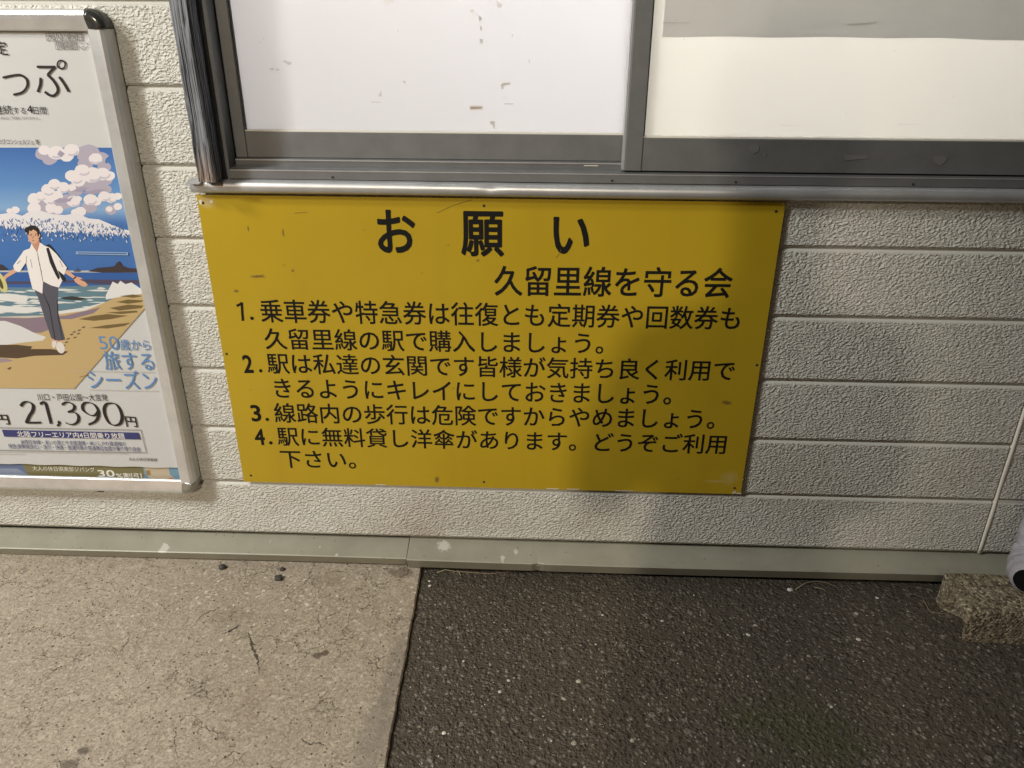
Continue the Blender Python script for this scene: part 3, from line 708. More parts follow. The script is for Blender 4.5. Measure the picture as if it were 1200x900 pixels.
# older poster behind: shows along the foot and right edge
old = empty('poster', (-0.37, -0.005, Z0-0.52), 'older olive and blue poster peeking out under the white poster inside the frame', 'poster')
YO = -0.0052
_lay = [0]
def art(name, polys, col, parent, y0):
    """flat printed shapes given in photo pixels; each one lies a hair above the one before"""
    bm = bmesh.new()
    for pts in polys:
        _lay[0] += 1
        y = y0 - _lay[0]*2.5e-6
        add_poly(bm, [at(u, v, y) for u, v in pts])
    return finish(name, bm, col if isinstance(col, Mat) else pm(*col), parent)
def disc(cx, cy, rx, ry=None, n=18, rot=0.0, wob_=0.0, seed=1):
    ry = ry or rx; r_ = random.Random(seed); out = []
    for i in range(n):
        t = 2*math.pi*i/n; k = 1 + r_.uniform(-wob_, wob_)
        x, y = rx*k*math.cos(t), ry*k*math.sin(t)
        out.append((cx + x*math.cos(rot) - y*math.sin(rot), cy + x*math.sin(rot) + y*math.cos(rot)))
    return out
box('sheet', (X0+0.0165, X1-0.0165, YO, YO+0.0006, ZL+0.018, ZT-0.018), Mat('faded blue print', ink(120, 150, 170), 0.45), old)
art('olive_band', [[(-60, 538), (166, 541), (172, 568), (-60, 564)]], (118, 112, 78), old, YO)
art('photo_patch', [[(-60, 537), (24, 539), (35, 562), (-60, 561)]], (96, 108, 140), old, YO)
art('photo_patch', [[(-60, 549), (20, 549), (33, 556), (33, 562), (-60, 562)]], (130, 140, 160), old, YO)
art('card_picture', [[(166, 541.5), (196, 542), (200, 556), (206, 562), (200, 566), (176, 564)]], (186, 172, 150), old, YO)
art('card_picture', [[(171, 551), (176, 551), (177, 557), (172, 557)]], (150, 122, 80), old, YO)
art('card_picture', [disc(200, 561.5, 3.4, 1.5)], (190, 40, 30), old, YO)
art('blue_tear', [[(196, 532), (204, 534), (210, 560), (205, 561), (199, 556), (197, 545)], [(96, 562), (120, 557), (150, 561), (158, 566), (120, 566), (98, 565)], [(168, 558), (182, 563), (180, 566), (170, 565)]], (110, 146, 168), old, YO)
white_p = pm(225, 222, 212)
letters('lettering', '大人の休日倶楽部ジパング', YO-0.0004, (38, 546.5, 551.5), (111, 548, 553), white_p, old, 0.0)
letters('lettering', '30', YO-0.0004, (115, 551, 558.5), (134, 551, 559), white_p, old, 0.02, True)
letters('lettering', '%割引', YO-0.0004, (136, 554.5, 560), (166, 555, 561), white_p, old, 0.02)

# the white poster
pos = empty('poster', (-0.37, -0.009, Z0-0.50), 'white travel poster with a drawn beach, snowy mountains and a price in large figures', 'poster')
YS = -0.0085
bm = bmesh.new(); n = 40
bot = []; top = []
for i in range(n+1):
    x = X0+0.0165 + (X1-0.0180 - (X0+0.0165))*i/n
    bot.append(bm.verts.new((x, YS, -0.4935 + 0.0008*math.sin(x*90) - 0.008*max(0, (x+0.22)/0.1)*0 + Z0))); top.append(bm.verts.new((x, YS, ZT-0.018+Z0)))
for i in range(n): bm.faces.new((bot[i], bot[i+1], top[i+1], top[i]))
finish('sheet', bm, M['sheet'], pos)
YA = YS - 0.0001
_lay[0] = 0
def pic(name, polys, *col): return art(name, polys, col if len(col) == 3 else col[0], pos, YA)
# right edge of the picture, foot of the picture and the slanted cut
skym = Mat('printed sky', ink(70, 112, 176), 0.42, 0, 0.4)
_x, _y, _z = skym.sep()
skym.base(skym.ramp(skym.step(_z, at(60, 318, YA).z, at(60, 173, YA).z), [(0.0, ink(64, 106, 168)), (0.42, ink(70, 112, 172)), (0.52, ink(128, 162, 200)), (0.7, ink(92, 136, 190)), (1.0, ink(62, 104, 168))]))
RE = [(131.5, 173), (140, 212), (148, 250), (156, 290), (162, 320), (170, 361)]
pic('sky_print', [[(-60, 173)] + RE[:5] + [(-60, 320)]], skym)
# clouds: lavender undersides first, then white heads
def clus(seed, cs): return [disc(cx, cy, r, r*0.82, 16, 0, 0.05, seed+i) for i, (cx, cy, r) in enumerate(cs)]
pic('cloud_print', clus(1, [(50, 180, 9), (58, 186, 9), (104, 181, 14), (118, 186, 10), (100, 192, 9), (122, 196, 8), (95, 208, 14), (60, 238, 18), (44, 240, 9), (88, 222, 10), (110, 216, 14), (122, 210, 10), (125, 222, 6), (105, 242, 9), (130, 246, 7), (78, 236, 10)]), 170, 164, 180)
pic('cloud_print', clus(30, [(52, 176, 7), (66, 179, 10), (78, 182, 9), (84, 176, 9), (96, 200, 9), (108, 205, 11), (84, 206, 8), (92, 211, 9), (120, 204, 9), (128, 206, 7), (112, 186, 8), (64, 216, 7.5), (56, 222, 8), (74, 220, 8), (84, 220, 5), (48, 230, 7), (40, 233, 8), (58, 233, 8), (66, 230, 8), (86, 236, 8), (92, 233, 4), (106, 234, 8), (113, 236, 6), (122, 230, 7), (130, 232, 7), (138, 230, 5), (18, 246, 5), (11, 247, 3.5), (128, 245, 4), (138, 242, 5), (94, 248, 7), (88, 249, 5), (60, 244, 7), (68, 246, 6), (40, 244, 8)]), 222, 216, 218)
r2_ = random.Random(4); fl = []
for cx, cy, r in ((66, 179, 9), (84, 177, 8), (98, 200, 8), (110, 206, 10), (122, 204, 8), (90, 210, 7), (112, 187, 7), (64, 217, 7), (57, 224, 7), (75, 221, 7), (48, 231, 6), (60, 234, 7), (88, 237, 7), (107, 235, 7), (124, 231, 6), (132, 233, 6)):
    t0 = r2_.uniform(0.0, 0.6); arc_o = [(cx + r*0.95*math.cos(t0+k*0.3), cy + r*0.75*math.sin(t0+k*0.3)) for k in range(8)]; arc_i = [(cx + r*0.7*math.cos(t0+k*0.3), cy + r*0.45*math.sin(t0+k*0.3)) for k in range(8)]
    fl.append(arc_o + arc_i[::-1])
pic('cloud_print', fl, 192, 188, 200)
pic('cloud_print', [[(62, 236), (70, 232), (80, 233), (86, 230), (82, 236), (70, 238)], [(84, 224), (96, 219), (104, 220), (96, 225)], [(70, 176), (76, 180), (72, 184), (67, 181)], [(95, 226), (112, 222), (124, 222), (110, 228)]], 158, 150, 170)
pic('sky_print', [[(124, 186), (131, 180), (133, 184), (128, 185), (125, 192), (123, 190)]], 70, 112, 176)
# snow on the mountains, ragged below
r_ = random.Random(11)
topm = [(-60, 248), (0, 251), (14, 249), (26, 253), (34, 248), (48, 247), (62, 251), (76, 252), (90, 250), (104, 256), (116, 257), (130, 263), (142, 268), (151, 270)]
low = []
u = 154.0
while u > -60:
    base = 277 - 4*math.cos((u-70)/30) if u < 118 else 277 + (u-118)*0.0
    if u < 30: base = 268
    low.append((u, base - r_.uniform(1, 5))); low.append((u-r_.uniform(-1.5, 2.5), base + r_.uniform(-2, 2.0))); u -= r_.uniform(2.2, 4.2)
pic('mountain_print', [topm + low], 216, 214, 218)
fl = []
for i in range(300):
    u = r_.uniform(0, 148); v = r_.uniform(254, 273) + (4 if u > 70 else 0) + (3 if u > 110 else 0); a = r_.uniform(1.5, 5.5); b_ = r_.uniform(0.4, 0.9)
    s_ = 1 if r_.random() < 0.5 else -1
    fl.append([(u, v), (u+s_*a*0.45+b_, v+a), (u+s_*a*0.45-b_, v+a*0.9)])
pic('mountain_print', fl, 74, 112, 170)
fl = []
for i in range(55):
    u = r_.uniform(0, 152); v = r_.uniform(270, 281); a = r_.uniform(1.5, 3.5)
    fl.append([(u, v), (u+a*0.5+0.5, v+a), (u+a*0.3-0.5, v+a)])
pic('mountain_print', fl, 216, 214, 218)
# sea, islands, reef
pic('sea_print', [[(-60, 318), (162, 318), (168, 350), (-60, 350)]], 52, 92, 156)
pic('sea_print', [[(-60, 317), (104, 317), (160, 318.4), (160, 319.6), (-60, 318.6)]], 176, 178, 178)
pic('island_print', [[(-60, 308), (2, 310), (10, 316), (-60, 319)], [(103, 318), (114, 314), (126, 313), (134, 312), (137, 308), (140, 306), (143, 311), (150, 314), (161, 315), (162, 319.5), (120, 319.5)]], 62, 54, 56)
pic('boat_print', [[(86, 317), (96, 317), (94, 318.6), (87, 318.6)], [(89, 313), (92, 316), (90, 317)]], 90, 86, 92)
pic('reef_print', [[(-60, 329), (60, 330), (100, 327.5), (163, 328), (164, 333), (120, 333.5), (90, 331), (30, 333), (-60, 333)]], 76, 70, 92)
pic('sea_print', [[(-60, 336), (30, 337), (128, 334), (160, 334), (166, 366), (-60, 372)]], 96, 126, 140)
# surf streaks
fl = []
for i in range(60):
    u = r_.uniform(-30, 125); v = r_.uniform(337, 368); a = r_.uniform(4, 17); b_ = r_.uniform(0.5, 1.5)
    fl.append([(u-a, v), (u-a*0.3, v-b_), (u+a*0.5, v-b_*0.6), (u+a, v+0.2), (u+a*0.3, v+b_), (u-a*0.5, v+b_*0.7)])
pic('surf_print', fl, 206, 208, 206)
pic('surf_print', [[(-60, 345), (10, 344), (34, 348), (30, 355), (0, 352), (-60, 353)], [(-60, 357), (20, 359), (60, 362), (40, 366), (-60, 366)], [(60, 366), (100, 360), (124, 354), (132, 350), (128, 360), (100, 367), (70, 370)]], 212, 212, 210)
pic('surf_print', [[(124, 346), (128, 338), (132, 330), (138, 333), (141, 329), (147, 333), (154, 331), (160, 335), (166, 339), (168, 345), (150, 346), (136, 349), (124, 351)]], 216, 216, 216)
pic('wave_shadow_print', [[(70, 349), (84, 347), (104, 350), (92, 352), (76, 351)]], 54, 58, 58)
# beach
pic('beach_print', [[(-60, 372), (40, 372), (100, 364), (124, 354), (134, 349), (168, 344), (170, 361), (87, 455.5), (-60, 454)]], 186, 162, 116)
pic('wet_sand_print', [[(-60, 370), (30, 373), (76, 370), (118, 360), (110, 367), (84, 374), (66, 374), (58, 386), (48, 390), (-60, 388)]], 132, 116, 128)
pic('surf_print', [[(-60, 377), (6, 376), (24, 382), (40, 390), (54, 395), (50, 399), (30, 401), (8, 404), (-60, 406)]], 206, 206, 206)
pic('wet_sand_print', [[(-60, 419), (8, 420), (16, 423), (0, 425), (-60, 425)]], 150, 134, 140)
fl = [[(92, 374), (110, 370), (126, 368), (150, 370), (130, 374), (110, 376)], [(104, 384.5), (124, 381), (134, 380), (154, 378), (146, 382), (126, 385)], [(136, 354), (150, 351), (168, 352), (166, 354), (150, 356)], [(128, 361), (150, 357), (168, 358), (166, 361), (140, 364)], [(124, 366.5), (140, 365), (160, 364), (162, 366), (142, 368)], [(140, 347), (156, 345), (168, 347), (156, 349)]]
pic('shore_shadow_print', fl, 112, 94, 60)
pic('shore_shadow_print', [[(92, 442), (100, 440), (103, 438.5), (103, 440), (95, 442)], [(8, 432), (12, 430), (14, 431), (11, 433.5)]], 104, 84, 56)
pic('footprint_print', [disc(u, v, 2.2, 0.9, 8, -0.3) for u, v in ((84, 392), (88, 395.5), (87, 389), (93, 387), (92, 391), (98, 383.5), (78, 401), (75, 405), (80, 397))], 96, 82, 66)
pic('figure_shadow_print', [[(-60, 404), (20, 404), (38, 406), (36, 409), (60, 409), (80, 412), (74, 416), (40, 417), (20, 420), (-60, 416)]], 84, 68, 54)
# tape strip stuck on the poster
pic('clear_tape', [[(89, 294.6), (150, 295.6), (150, 299.2), (89, 298)]], 140, 164, 196)
pic('clear_tape', [[(91, 295.8), (148, 296.6), (148, 297.9), (91, 297)]], 62, 98, 150)
# the man walking on the beach
SK = (206, 160, 132)
pic('figure_hand', [[(16, 315), (19, 319), (8, 325.5), (4, 331), (2, 329), (5, 323)]], *SK)
pic('figure_hat', [disc(1.5, 331, 5.5, 13, 16, -0.42)], 196, 190, 128)
pic('figure_hat', [disc(0, 331, 2.5, 8.5, 14, -0.42)], 84, 78, 52)
pic('figure_hand', [[(76, 320), (79, 316), (88, 324), (94, 325), (97, 327), (93, 327.4), (100, 330.5), (103, 334), (99, 336.4), (93, 334), (88, 330.5), (86, 326.5)]], *SK)
pic('figure_strap', [[(86, 325.5), (88.6, 324), (89.4, 325.4), (86.6, 327.4)]], 40, 36, 36)
pic('figure_shoes', [disc(63.4, 402, 2.6, 6, 14, 0.1), disc(70.8, 407.4, 4.8, 7, 16, -0.35)], 214, 208, 204)
pic('figure_shoes', [[(61, 396), (66, 396), (66.5, 399.5), (62, 400)], [(66, 397), (73, 396), (73, 400.5), (67, 401)]], *SK)
pic('figure_trousers', [[(40, 339), (50, 329), (52, 329), (68.5, 335), (67.6, 352), (68.6, 368), (76.5, 398), (69, 399.5), (63.8, 398.2), (60, 396), (52, 372), (45, 350)]], 84, 84, 94)
pic('figure_trousers', [[(50.2, 344), (51, 344), (58.2, 358), (65.4, 398.6), (64.2, 398.4), (57.2, 360)], [(66.2, 352), (67.4, 352), (69, 372), (73.8, 398.5), (72.8, 398.5), (67.6, 372)]], 48, 48, 58)
pic('figure_bag', [[(53.5, 288), (57, 286), (60, 289), (66, 296.5), (69, 300), (71, 318), (77, 326), (77, 330), (70, 327), (66, 324)]], 38, 38, 42)
pic('figure_shirt', [[(37, 285), (35, 291), (28, 293.6), (15.4, 311.5), (17, 317), (22.8, 319), (30.6, 307.5), (33, 318), (38, 338.5), (49.6, 344), (50.4, 329.6), (60, 334.5), (69, 337), (73, 329), (69.5, 322), (67.6, 316.5), (75, 322.4), (78.4, 313.5), (66, 297.5), (58, 290), (52.5, 288), (46.5, 284), (43.4, 296)]], 226, 222, 220)
pic('figure_bag', [[(54, 291), (57.2, 290), (62, 304), (70.5, 325), (68.5, 328), (65, 322), (58.5, 308)]], 38, 38, 42)
pic('figure_neck', [[(37, 281), (46, 280), (46.4, 286), (43.6, 296), (38.2, 288)]], 186, 138, 112)
pic('figure_face', [disc(39, 275.6, 6.6, 10.2, 20, -0.08), disc(45.6, 276, 1.4, 2.4, 10)], *SK)
pic('figure_hair', [[(28.4, 269), (30, 266.5), (33, 265.6), (36, 263.8), (41, 264.4), (44.6, 267.5), (46.2, 272), (45.4, 277), (44.2, 277), (43.2, 271.6), (39, 268.8), (36.4, 271), (34.4, 270), (33.4, 276.4), (31.6, 272.6), (29.4, 271.6)]], 42, 38, 38)
pic('figure_face', [], *SK)
pic('figure_line', [[(35, 274.4), (37.6, 274), (37.6, 274.7), (35, 275.1)], [(40.6, 273.8), (43, 274), (43, 274.7), (40.6, 274.6)], disc(36.5, 276.2, 0.7, 0.5, 8), disc(41.6, 276, 0.7, 0.5, 8), [(37.6, 282), (40.2, 281.6), (40.2, 282.2), (37.8, 282.6)], [(39, 276.4), (39.4, 276.4), (38.6, 279.4), (37.8, 279.4)],
                    [(43.4, 296), (44, 296), (46, 306), (48.6, 318), (50.6, 329.6), (50, 329.8), (47.8, 318), (45.2, 306)], [(31, 300), (31.5, 300), (31, 308), (30.5, 307.6)], [(20, 309), (24, 305), (24.2, 305.6), (20.4, 309.6)], [(36, 304), (38, 314), (37.6, 314.2), (35.5, 304)], [(70, 305), (74, 313), (73.5, 313.2), (69.6, 305.4)]], 66, 60, 64)
pic('figure_line', [disc(45, 302, 0.6, 0.6, 8), disc(46.6, 310, 0.6, 0.6, 8), disc(48.4, 318, 0.6, 0.6, 8)], 50, 46, 52)
# the slanted white corner and its blue words
YL = YA - 0.0120
YL = YA - (_lay[0]+14)*2.5e-6
BK = pm(38, 36, 36); BL = pm(92, 134, 184); GY = pm(128, 124, 122); NV = pm(58, 62, 112)
def pl(body, L, Rr, mat=BK, wt=0.0, exact=False, res=2): letters('lettering', body, YL, L, Rr, mat, pos, wt, exact, res)
pl('定', (-7, 48.5, 64.5), (8.2, 48.5, 64.5), BK, 0.008)
def strokes(name, lines, mat, wd, nib=None, y=None):
    """letters drawn with a pen in photo pixels; nib = (angle, thin/thick) for a broad pen"""
    bm = bmesh.new(); yy = YL if y is None else y; k = 0
    for ln in lines:
        # smooth the line (Catmull-Rom)
        pts = []
        for i in range(len(ln)-1):
            p0, p1, p2, p3 = ln[max(i-1, 0)], ln[i], ln[i+1], ln[min(i+2, len(ln)-1)]
            for s in range(6):
                t = s/6
                pts.append(tuple(0.5*((2*p1[c]) + (-p0[c]+p2[c])*t + (2*p0[c]-5*p1[c]+4*p2[c]-p3[c])*t*t + (-p0[c]+3*p1[c]-3*p2[c]+p3[c])*t**3) for c in (0, 1)))
        pts.append(ln[-1])
        L_, R_ = [], []
        for i, p in enumerate(pts):
            a, b = pts[max(i-1, 0)], pts[min(i+1, len(pts)-1)]
            dx, dy = b[0]-a[0], b[1]-a[1]; l = math.hypot(dx, dy) or 1
            nx, ny = -dy/l, dx/l
            h = wd/2
            if nib: h = wd/2*(nib[1] + (1-nib[1])*abs(nx*math.cos(nib[0]) + ny*math.sin(nib[0]))**1.3)
            L_.append((p[0]+nx*h, p[1]+ny*h)); R_.append((p[0]-nx*h, p[1]-ny*h))
        for i in range(len(pts)-1):
            k += 1; ps = [at(u, v, yy - 2e-6*(k % 3)) for u, v in (L_[i], L_[i+1], R_[i+1], R_[i])]
            try:
                f = bm.faces.new([bm.verts.new(p) for p in ps]); f.normal_update()
                if f.normal.y > 0: f.normal_flip()
            except ValueError: pass
    return finish(name, bm, mat, pos)
pl('っ', (3.2, 77, 113), (32.5, 77, 113), BK, 0.006, True) if False else strokes('lettering', [[(3, 91), (14, 88.6), (24, 88), (31, 93), (31.5, 101), (26, 108), (15.5, 111)]], BK, 2.6)
strokes('lettering', [[(43, 78.2), (54, 78.4), (65, 78.4)], [(64.2, 78.4), (59.5, 83.2), (55.5, 87.8)], [(55.5, 87.6), (62, 94), (67, 102), (67, 108), (62.5, 112), (57, 111), (52.4, 107.4)], [(47.4, 91), (47, 99), (44, 107.8)], [(69.2, 90), (75, 98), (80.4, 107.4)]], BK, 2.9)
strokes('lettering', [[(76.5, 75.6), (75.4, 79), (71.6, 80.4), (68, 78.2), (67.2, 75), (69, 71.6), (72.6, 71), (75.4, 72.6), (76.5, 75.6)]], BK, 2.0)
pl('連続', (-8, 123.6, 133.8), (14, 124, 134), BK, 0.0)
pl('する', (15, 125.6, 133.4), (30, 126, 133.8), BK, 0.0)
pl('4', (31.5, 123.6, 132.8), (38, 123.6, 132.8), BK, 0.006, True)
pl('日間', (39.4, 125.2, 133.8), (54.3, 125.4, 134), BK, 0.0)
pl('(木)はご利用になれません。', (-1, 136.4, 139.8), (47, 136.8, 140.2), GY)
pl('たびコンシェルジュ 等', (-2, 163, 169), (46, 163.8, 169.8), BK)
pl('大人の休日', (54, 39, 47), (96, 39.5, 47.5), GY, -0.004); pl('倶楽部', (65, 49, 57), (90, 49.5, 57.5), GY, -0.004)
bx_ = []
for i in range(5): bx_ += [[(53+8.8*i, 38.3), (53+8.8*i+8, 38.4), (54.4+8.8*i+8, 47.6), (54.4+8.8*i, 47.5), (53+8.8*i, 38.3)]]
for i in range(3): bx_ += [[(64+8.9*i, 48.6), (64+8.9*i+8, 48.7), (65.4+8.9*i+8, 57.8), (65.4+8.9*i, 57.7), (64+8.9*i, 48.6)]]
def outline(lines, mat, wd):
    bm = bmesh.new(); k = 0
    for ln in lines:
        for a, b in zip(ln, ln[1:]):
            dx, dy = b[0]-a[0], b[1]-a[1]; l = math.hypot(dx, dy); nx, ny = -dy/l*wd/2, dx/l*wd/2
            k += 1; ps = [at(u, v, YL + 1e-5 + 2e-6*(k % 4)) for u, v in ((a[0]+nx, a[1]+ny), (b[0]+nx, b[1]+ny), (b[0]-nx, b[1]-ny), (a[0]-nx, a[1]-ny))]
            f = bm.faces.new([bm.verts.new(p) for p in ps]); f.normal_update()
            if f.normal.y > 0: f.normal_flip()
    finish('printed_rule', bm, mat, pos)
outline(bx_, GY, 0.55)
strokes('emblem', [[(93, 49.5), (95, 51), (97, 50)], [(100, 50), (102, 51.5), (103.5, 49.5)], [(93, 54), (96, 57.5), (100, 57), (103, 53.5)], [(96, 54.5), (99, 55)]], GY, 0.7)
letters('lettering', '50', YL, (116, 394, 409.5), (139, 394, 410), BL, pos, 0.0, True, 3)
pl('歳から', (140.5, 398, 410.5), (176, 399, 411), BL, 0.006)
pl('旅する', (121.5, 412.5, 433.5), (180, 414, 434.5), BL, 0.006)
pl('シーズン', (103.5, 434.5, 456), (184, 436.5, 457.5), BL, 0.006)
pl('川口・戸田公園～大宮発', (43.5, 461.5, 469.5), (126, 462.5, 470), BK)
NB = (0.35, 0.26)
D = lambda pts, ox: [(ox+x, y) for x, y in pts]
strokes('lettering', [[(24, 476), (28, 471.6), (34, 471.2), (38.4, 475), (38.2, 481), (34, 488), (30.6, 495.6)]], BK, 4.0, NB)
strokes('lettering', [[(30.2, 495.2), (39, 495.4), (48, 495.2)]], BK, 2.4)
strokes('lettering', [[(46.8, 473.6), (51.4, 471), (53.6, 474), (56.4, 484), (59.8, 496.6)]], BK, 3.9, NB)
strokes('lettering', [[(67.8, 493.6), (69.6, 496), (67, 499.4)]], BK, 2.8)
strokes('lettering', [[(72.4, 474.4), (77, 471.6), (82.4, 472), (86.6, 475.6), (86, 480), (79.4, 483)], [(79.4, 483), (87.4, 483.4), (91.6, 488), (91, 494), (86, 497.4), (80.6, 497), (76.6, 495.2)]], BK, 3.6, NB)
strokes('lettering', [[(115.4, 481), (112, 486), (106.4, 486.8), (98.4, 482), (96.4, 476.6), (99, 472.4), (104.6, 471.8), (110.6, 474.6), (114.8, 481), (115, 488), (111.4, 494), (103.6, 497.6)]], BK, 3.7, NB)
strokes('lettering', [[(131.4, 472.4), (124.8, 473.6), (121.8, 479.6), (123.8, 489), (128.6, 496.4), (135.4, 498.4), (141, 495.8), (142.8, 489), (140.6, 480.4), (136, 474), (131.4, 472.4)]], BK, 3.9, NB)
pl('円', (147, 487.5, 500), (160, 488.5, 500.5), BK, 0.016); pl('円', (-5, 485.5, 497), (10, 486, 497.5), BK, 0.016)
for nm, mt, pts, k in (('banner', NV, [(2, 503.6), (162, 507), (164.6, 515), (5, 511.6)], 0),):
    bm = bmesh.new(); add_poly(bm, [at(u, v, YL+2e-5) for u, v in pts]); finish(nm, bm, mt, pos)
pl('北陸フリーエリア内4日間乗り放題', (20, 505.4, 512), (146, 508, 514.6), white_p, 0.006)
outline([[(-60, 500.2), (165, 504), (171.4, 530.6), (-60, 526.5)]], GY, 0.7)
outline([[(-60, 528.6), (150, 531.6)], [(-60, 531), (30, 532.4)], [(84, 434.5), (182, 436.4)], [(104, 456.8), (187, 458.4)]], pm(176, 172, 170), 0.5)
pl('JR西日本線・あいの風とやま鉄道線・IRいしかわ鉄道線の', (24, 515.5, 520.6), (147, 517.8, 523), NV)
pl('特急(新幹線含む)・急行・快速・普通列車の普通車自由席が乗り降り自由', (10, 520.4, 525.8), (164, 524, 529.4), NV)
pl('大人の休日倶楽部', (151, 536.4, 540), (184, 537.2, 540.8), BK)

# ------------------------------------------------------------------ kerb stone and wrapped pipe at the right
def stone_mat():
    m = Mat('exposed aggregate stone', (0.25, 0.2, 0.13, 1), 0.85)
    warp = m.n('ShaderNodeVectorMath', operation='MULTIPLY_ADD')
    m.link(m.noise(70, 3, color=True), warp.inputs[0]); warp.inputs[1].default_value = (0.005, 0.005, 0.005); m.link(m.co, warp.inputs[2])
    v = m.voro(230, co=warp.outputs[0]); cl = m.voro(230, 'F1', 'Color', co=warp.outputs[0])
    c = m.ramp(cl, [(0.0, (0.06, 0.046, 0.028, 1)), (0.4, (0.20, 0.16, 0.105, 1)), (0.8, (0.33, 0.275, 0.185, 1)), (1.0, (0.48, 0.42, 0.31, 1))])
    c = m.mix(m.math('MULTIPLY', m.step(m.voro(120, 'DISTANCE_TO_EDGE', co=warp.outputs[0]), 0.10, 0.02), 0.5), c, (0.06, 0.045, 0.025, 1))
    c = m.mix(m.math('MULTIPLY', m.step(m.noise(14, 4), 0.45, 0.75), 0.35), c, (0.14, 0.10, 0.055, 1))
    m.base(c); m.bump(m.math('ADD', m.step(v, 0.6, 0.1), m.noise(300, 3)), 0.0014, 1.0); return m
ST = 0.062                                    # height of the stone
def gz(u, v, z): p = on_ground(u, v, z); return (p.x, p.y)
A = gz(1106, 671, ST); B = gz(1137, 716, ST)   # left end of its top, back and front
back_r = (1.62, A[1]-0.004); front_r = (1.62, B[1]-0.010)
top_l = [A, (A[0]+0.000, A[1]-0.02), (A[0]-0.002, A[1]-0.045), gz(1119, 697, ST), gz(1129, 707, ST), B]
bm = bmesh.new()
def ringz(z, dx, notch, fy):
    out = []
    for i, (x, y) in enumerate(top_l):
        k = notch if i in (2, 3) else (notch*0.4 if i == 4 else 0)
        out.append((x + dx + k, y - (fy if i >= 4 else 0), z))
    return out + [(front_r[0], front_r[1]-fy, z), (1.62, back_r[1], z)]
zs = [(-0.004, 0.000, 0.030, 0.002), (0.010, 0.000, 0.032, 0.002), (0.024, 0.000, 0.026, 0.001), (0.034, 0.000, 0.004, 0.001), (0.052, 0.0, 0.0, 0.001), (ST-0.003, 0.000, 0.0, 0.0), (ST, 0.003, 0.001, -0.003)]
rg = [[bm.verts.new(p) for p in ringz(*a)] for a in zs]
for a, b in zip(rg, rg[1:]):
    n = len(a)
    for j in range(n): bm.faces.new((a[j], a[(j+1) % n], b[(j+1) % n], b[j]))
bm.faces.new(rg[0][::-1]); bm.faces.new(rg[-1])
bmesh.ops.triangulate(bm, faces=[f for f in bm.faces if len(f.verts) > 4])
for _ in range(4): bmesh.ops.subdivide_edges(bm, edges=[e for e in bm.edges if e.calc_length() > 0.012], cuts=1, use_grid_fill=True)
from mathutils import noise as mnoise
bmesh.ops.smooth_vert(bm, verts=bm.verts, factor=0.2, use_axis_x=True, use_axis_y=True, use_axis_z=True)
bm.normal_update()
for v in bm.verts:
    v.co += v.normal*(0.0013*mnoise.noise(v.co*38) + 0.0008*mnoise.noise(v.co*120))
    v.co.z = max(v.co.z, -0.004)
o = finish('kerb_stone', bm, stone_mat(), smooth=False)
tag(o, 'broken block of brown pebbly aggregate stone lying on asphalt at the right edge', 'stone')

pipe = empty('wrapped_pipe', (1.47, -0.06, 0.07), 'pale lavender tape wrapped pipe end with dark mouth hanging above the broken stone', 'pipe')
pm1 = Mat('lavender white vinyl tape', (0.54, 0.52, 0.56, 1), 0.45)
_px, _py, _pz = pm1.sep()
wr = pm1.math('FRACT', pm1.math('MULTIPLY', pm1.math('ADD', _pz, pm1.math('MULTIPLY', _px, 0.5)), 24))
pm1.bump(pm1.math('ADD', pm1.math('POWER', wr, 5.0), pm1.math('MULTIPLY', pm1.noise(60, 3), 0.4)), 0.0025, 0.8)
pm1.base(pm1.mix(pm1.step(pm1.noise(18, 4), 0.4, 0.75), (0.40, 0.385, 0.42, 1), (0.30, 0.285, 0.31, 1)))
def pp(u, v, y): return at(u, v, y)
path = [pp(1290, 380, -0.05), pp(1258, 480, -0.05), pp(1240, 560, -0.05), pp(1226, 610, -0.055), pp(1213, 645, -0.065), pp(1207, 662, -0.085), pp(1206, 673, -0.108), pp(1204, 681, -0.128)]
fine = []
for i in range(len(path)-1):
    p0, p1, p2, p3 = path[max(i-1, 0)], path[i], path[i+1], path[min(i+2, len(path)-1)]
    for s in range(5):
        t = s/5; fine.append(0.5*((2*p1) + (p2-p0)*t + (2*p0-5*p1+4*p2-p3)*t*t + (3*p1-p0-3*p2+p3)*t**3))
fine.append(path[-1])
bm = bmesh.new(); add_tube(bm, fine, lambda t: 0.033 + 0.0012*math.sin(t*55) - (0.011*((t-0.82)/0.18)**1.5 if t > 0.82 else 0), 24, cap=False)
finish('tape_wrapping', bm, pm1, pipe, smooth=True)
bm = bmesh.new(); d_ = (path[-1]-path[-2]).normalized(); add_tube(bm, [path[-1]-d_*0.03, path[-1]+d_*0.004], 0.0195, 20); finish('hose_mouth', bm, Mat('black hose', (0.006, 0.006, 0.006, 1), 0.9, 0, 0.1), pipe)
bm = bmesh.new(); fp = pp(1190, 680, -0.112)
add_poly(bm, [fp + Vector(v) for v in ((0, 0, 0.004), (0.007, -0.001, 0.007), (0.006, -0.003, -0.002), (0.002, -0.002, -0.008))]); finish('tape_flap', bm, Mat('shiny tape flap', (0.78, 0.78, 0.80, 1), 0.15), pipe)

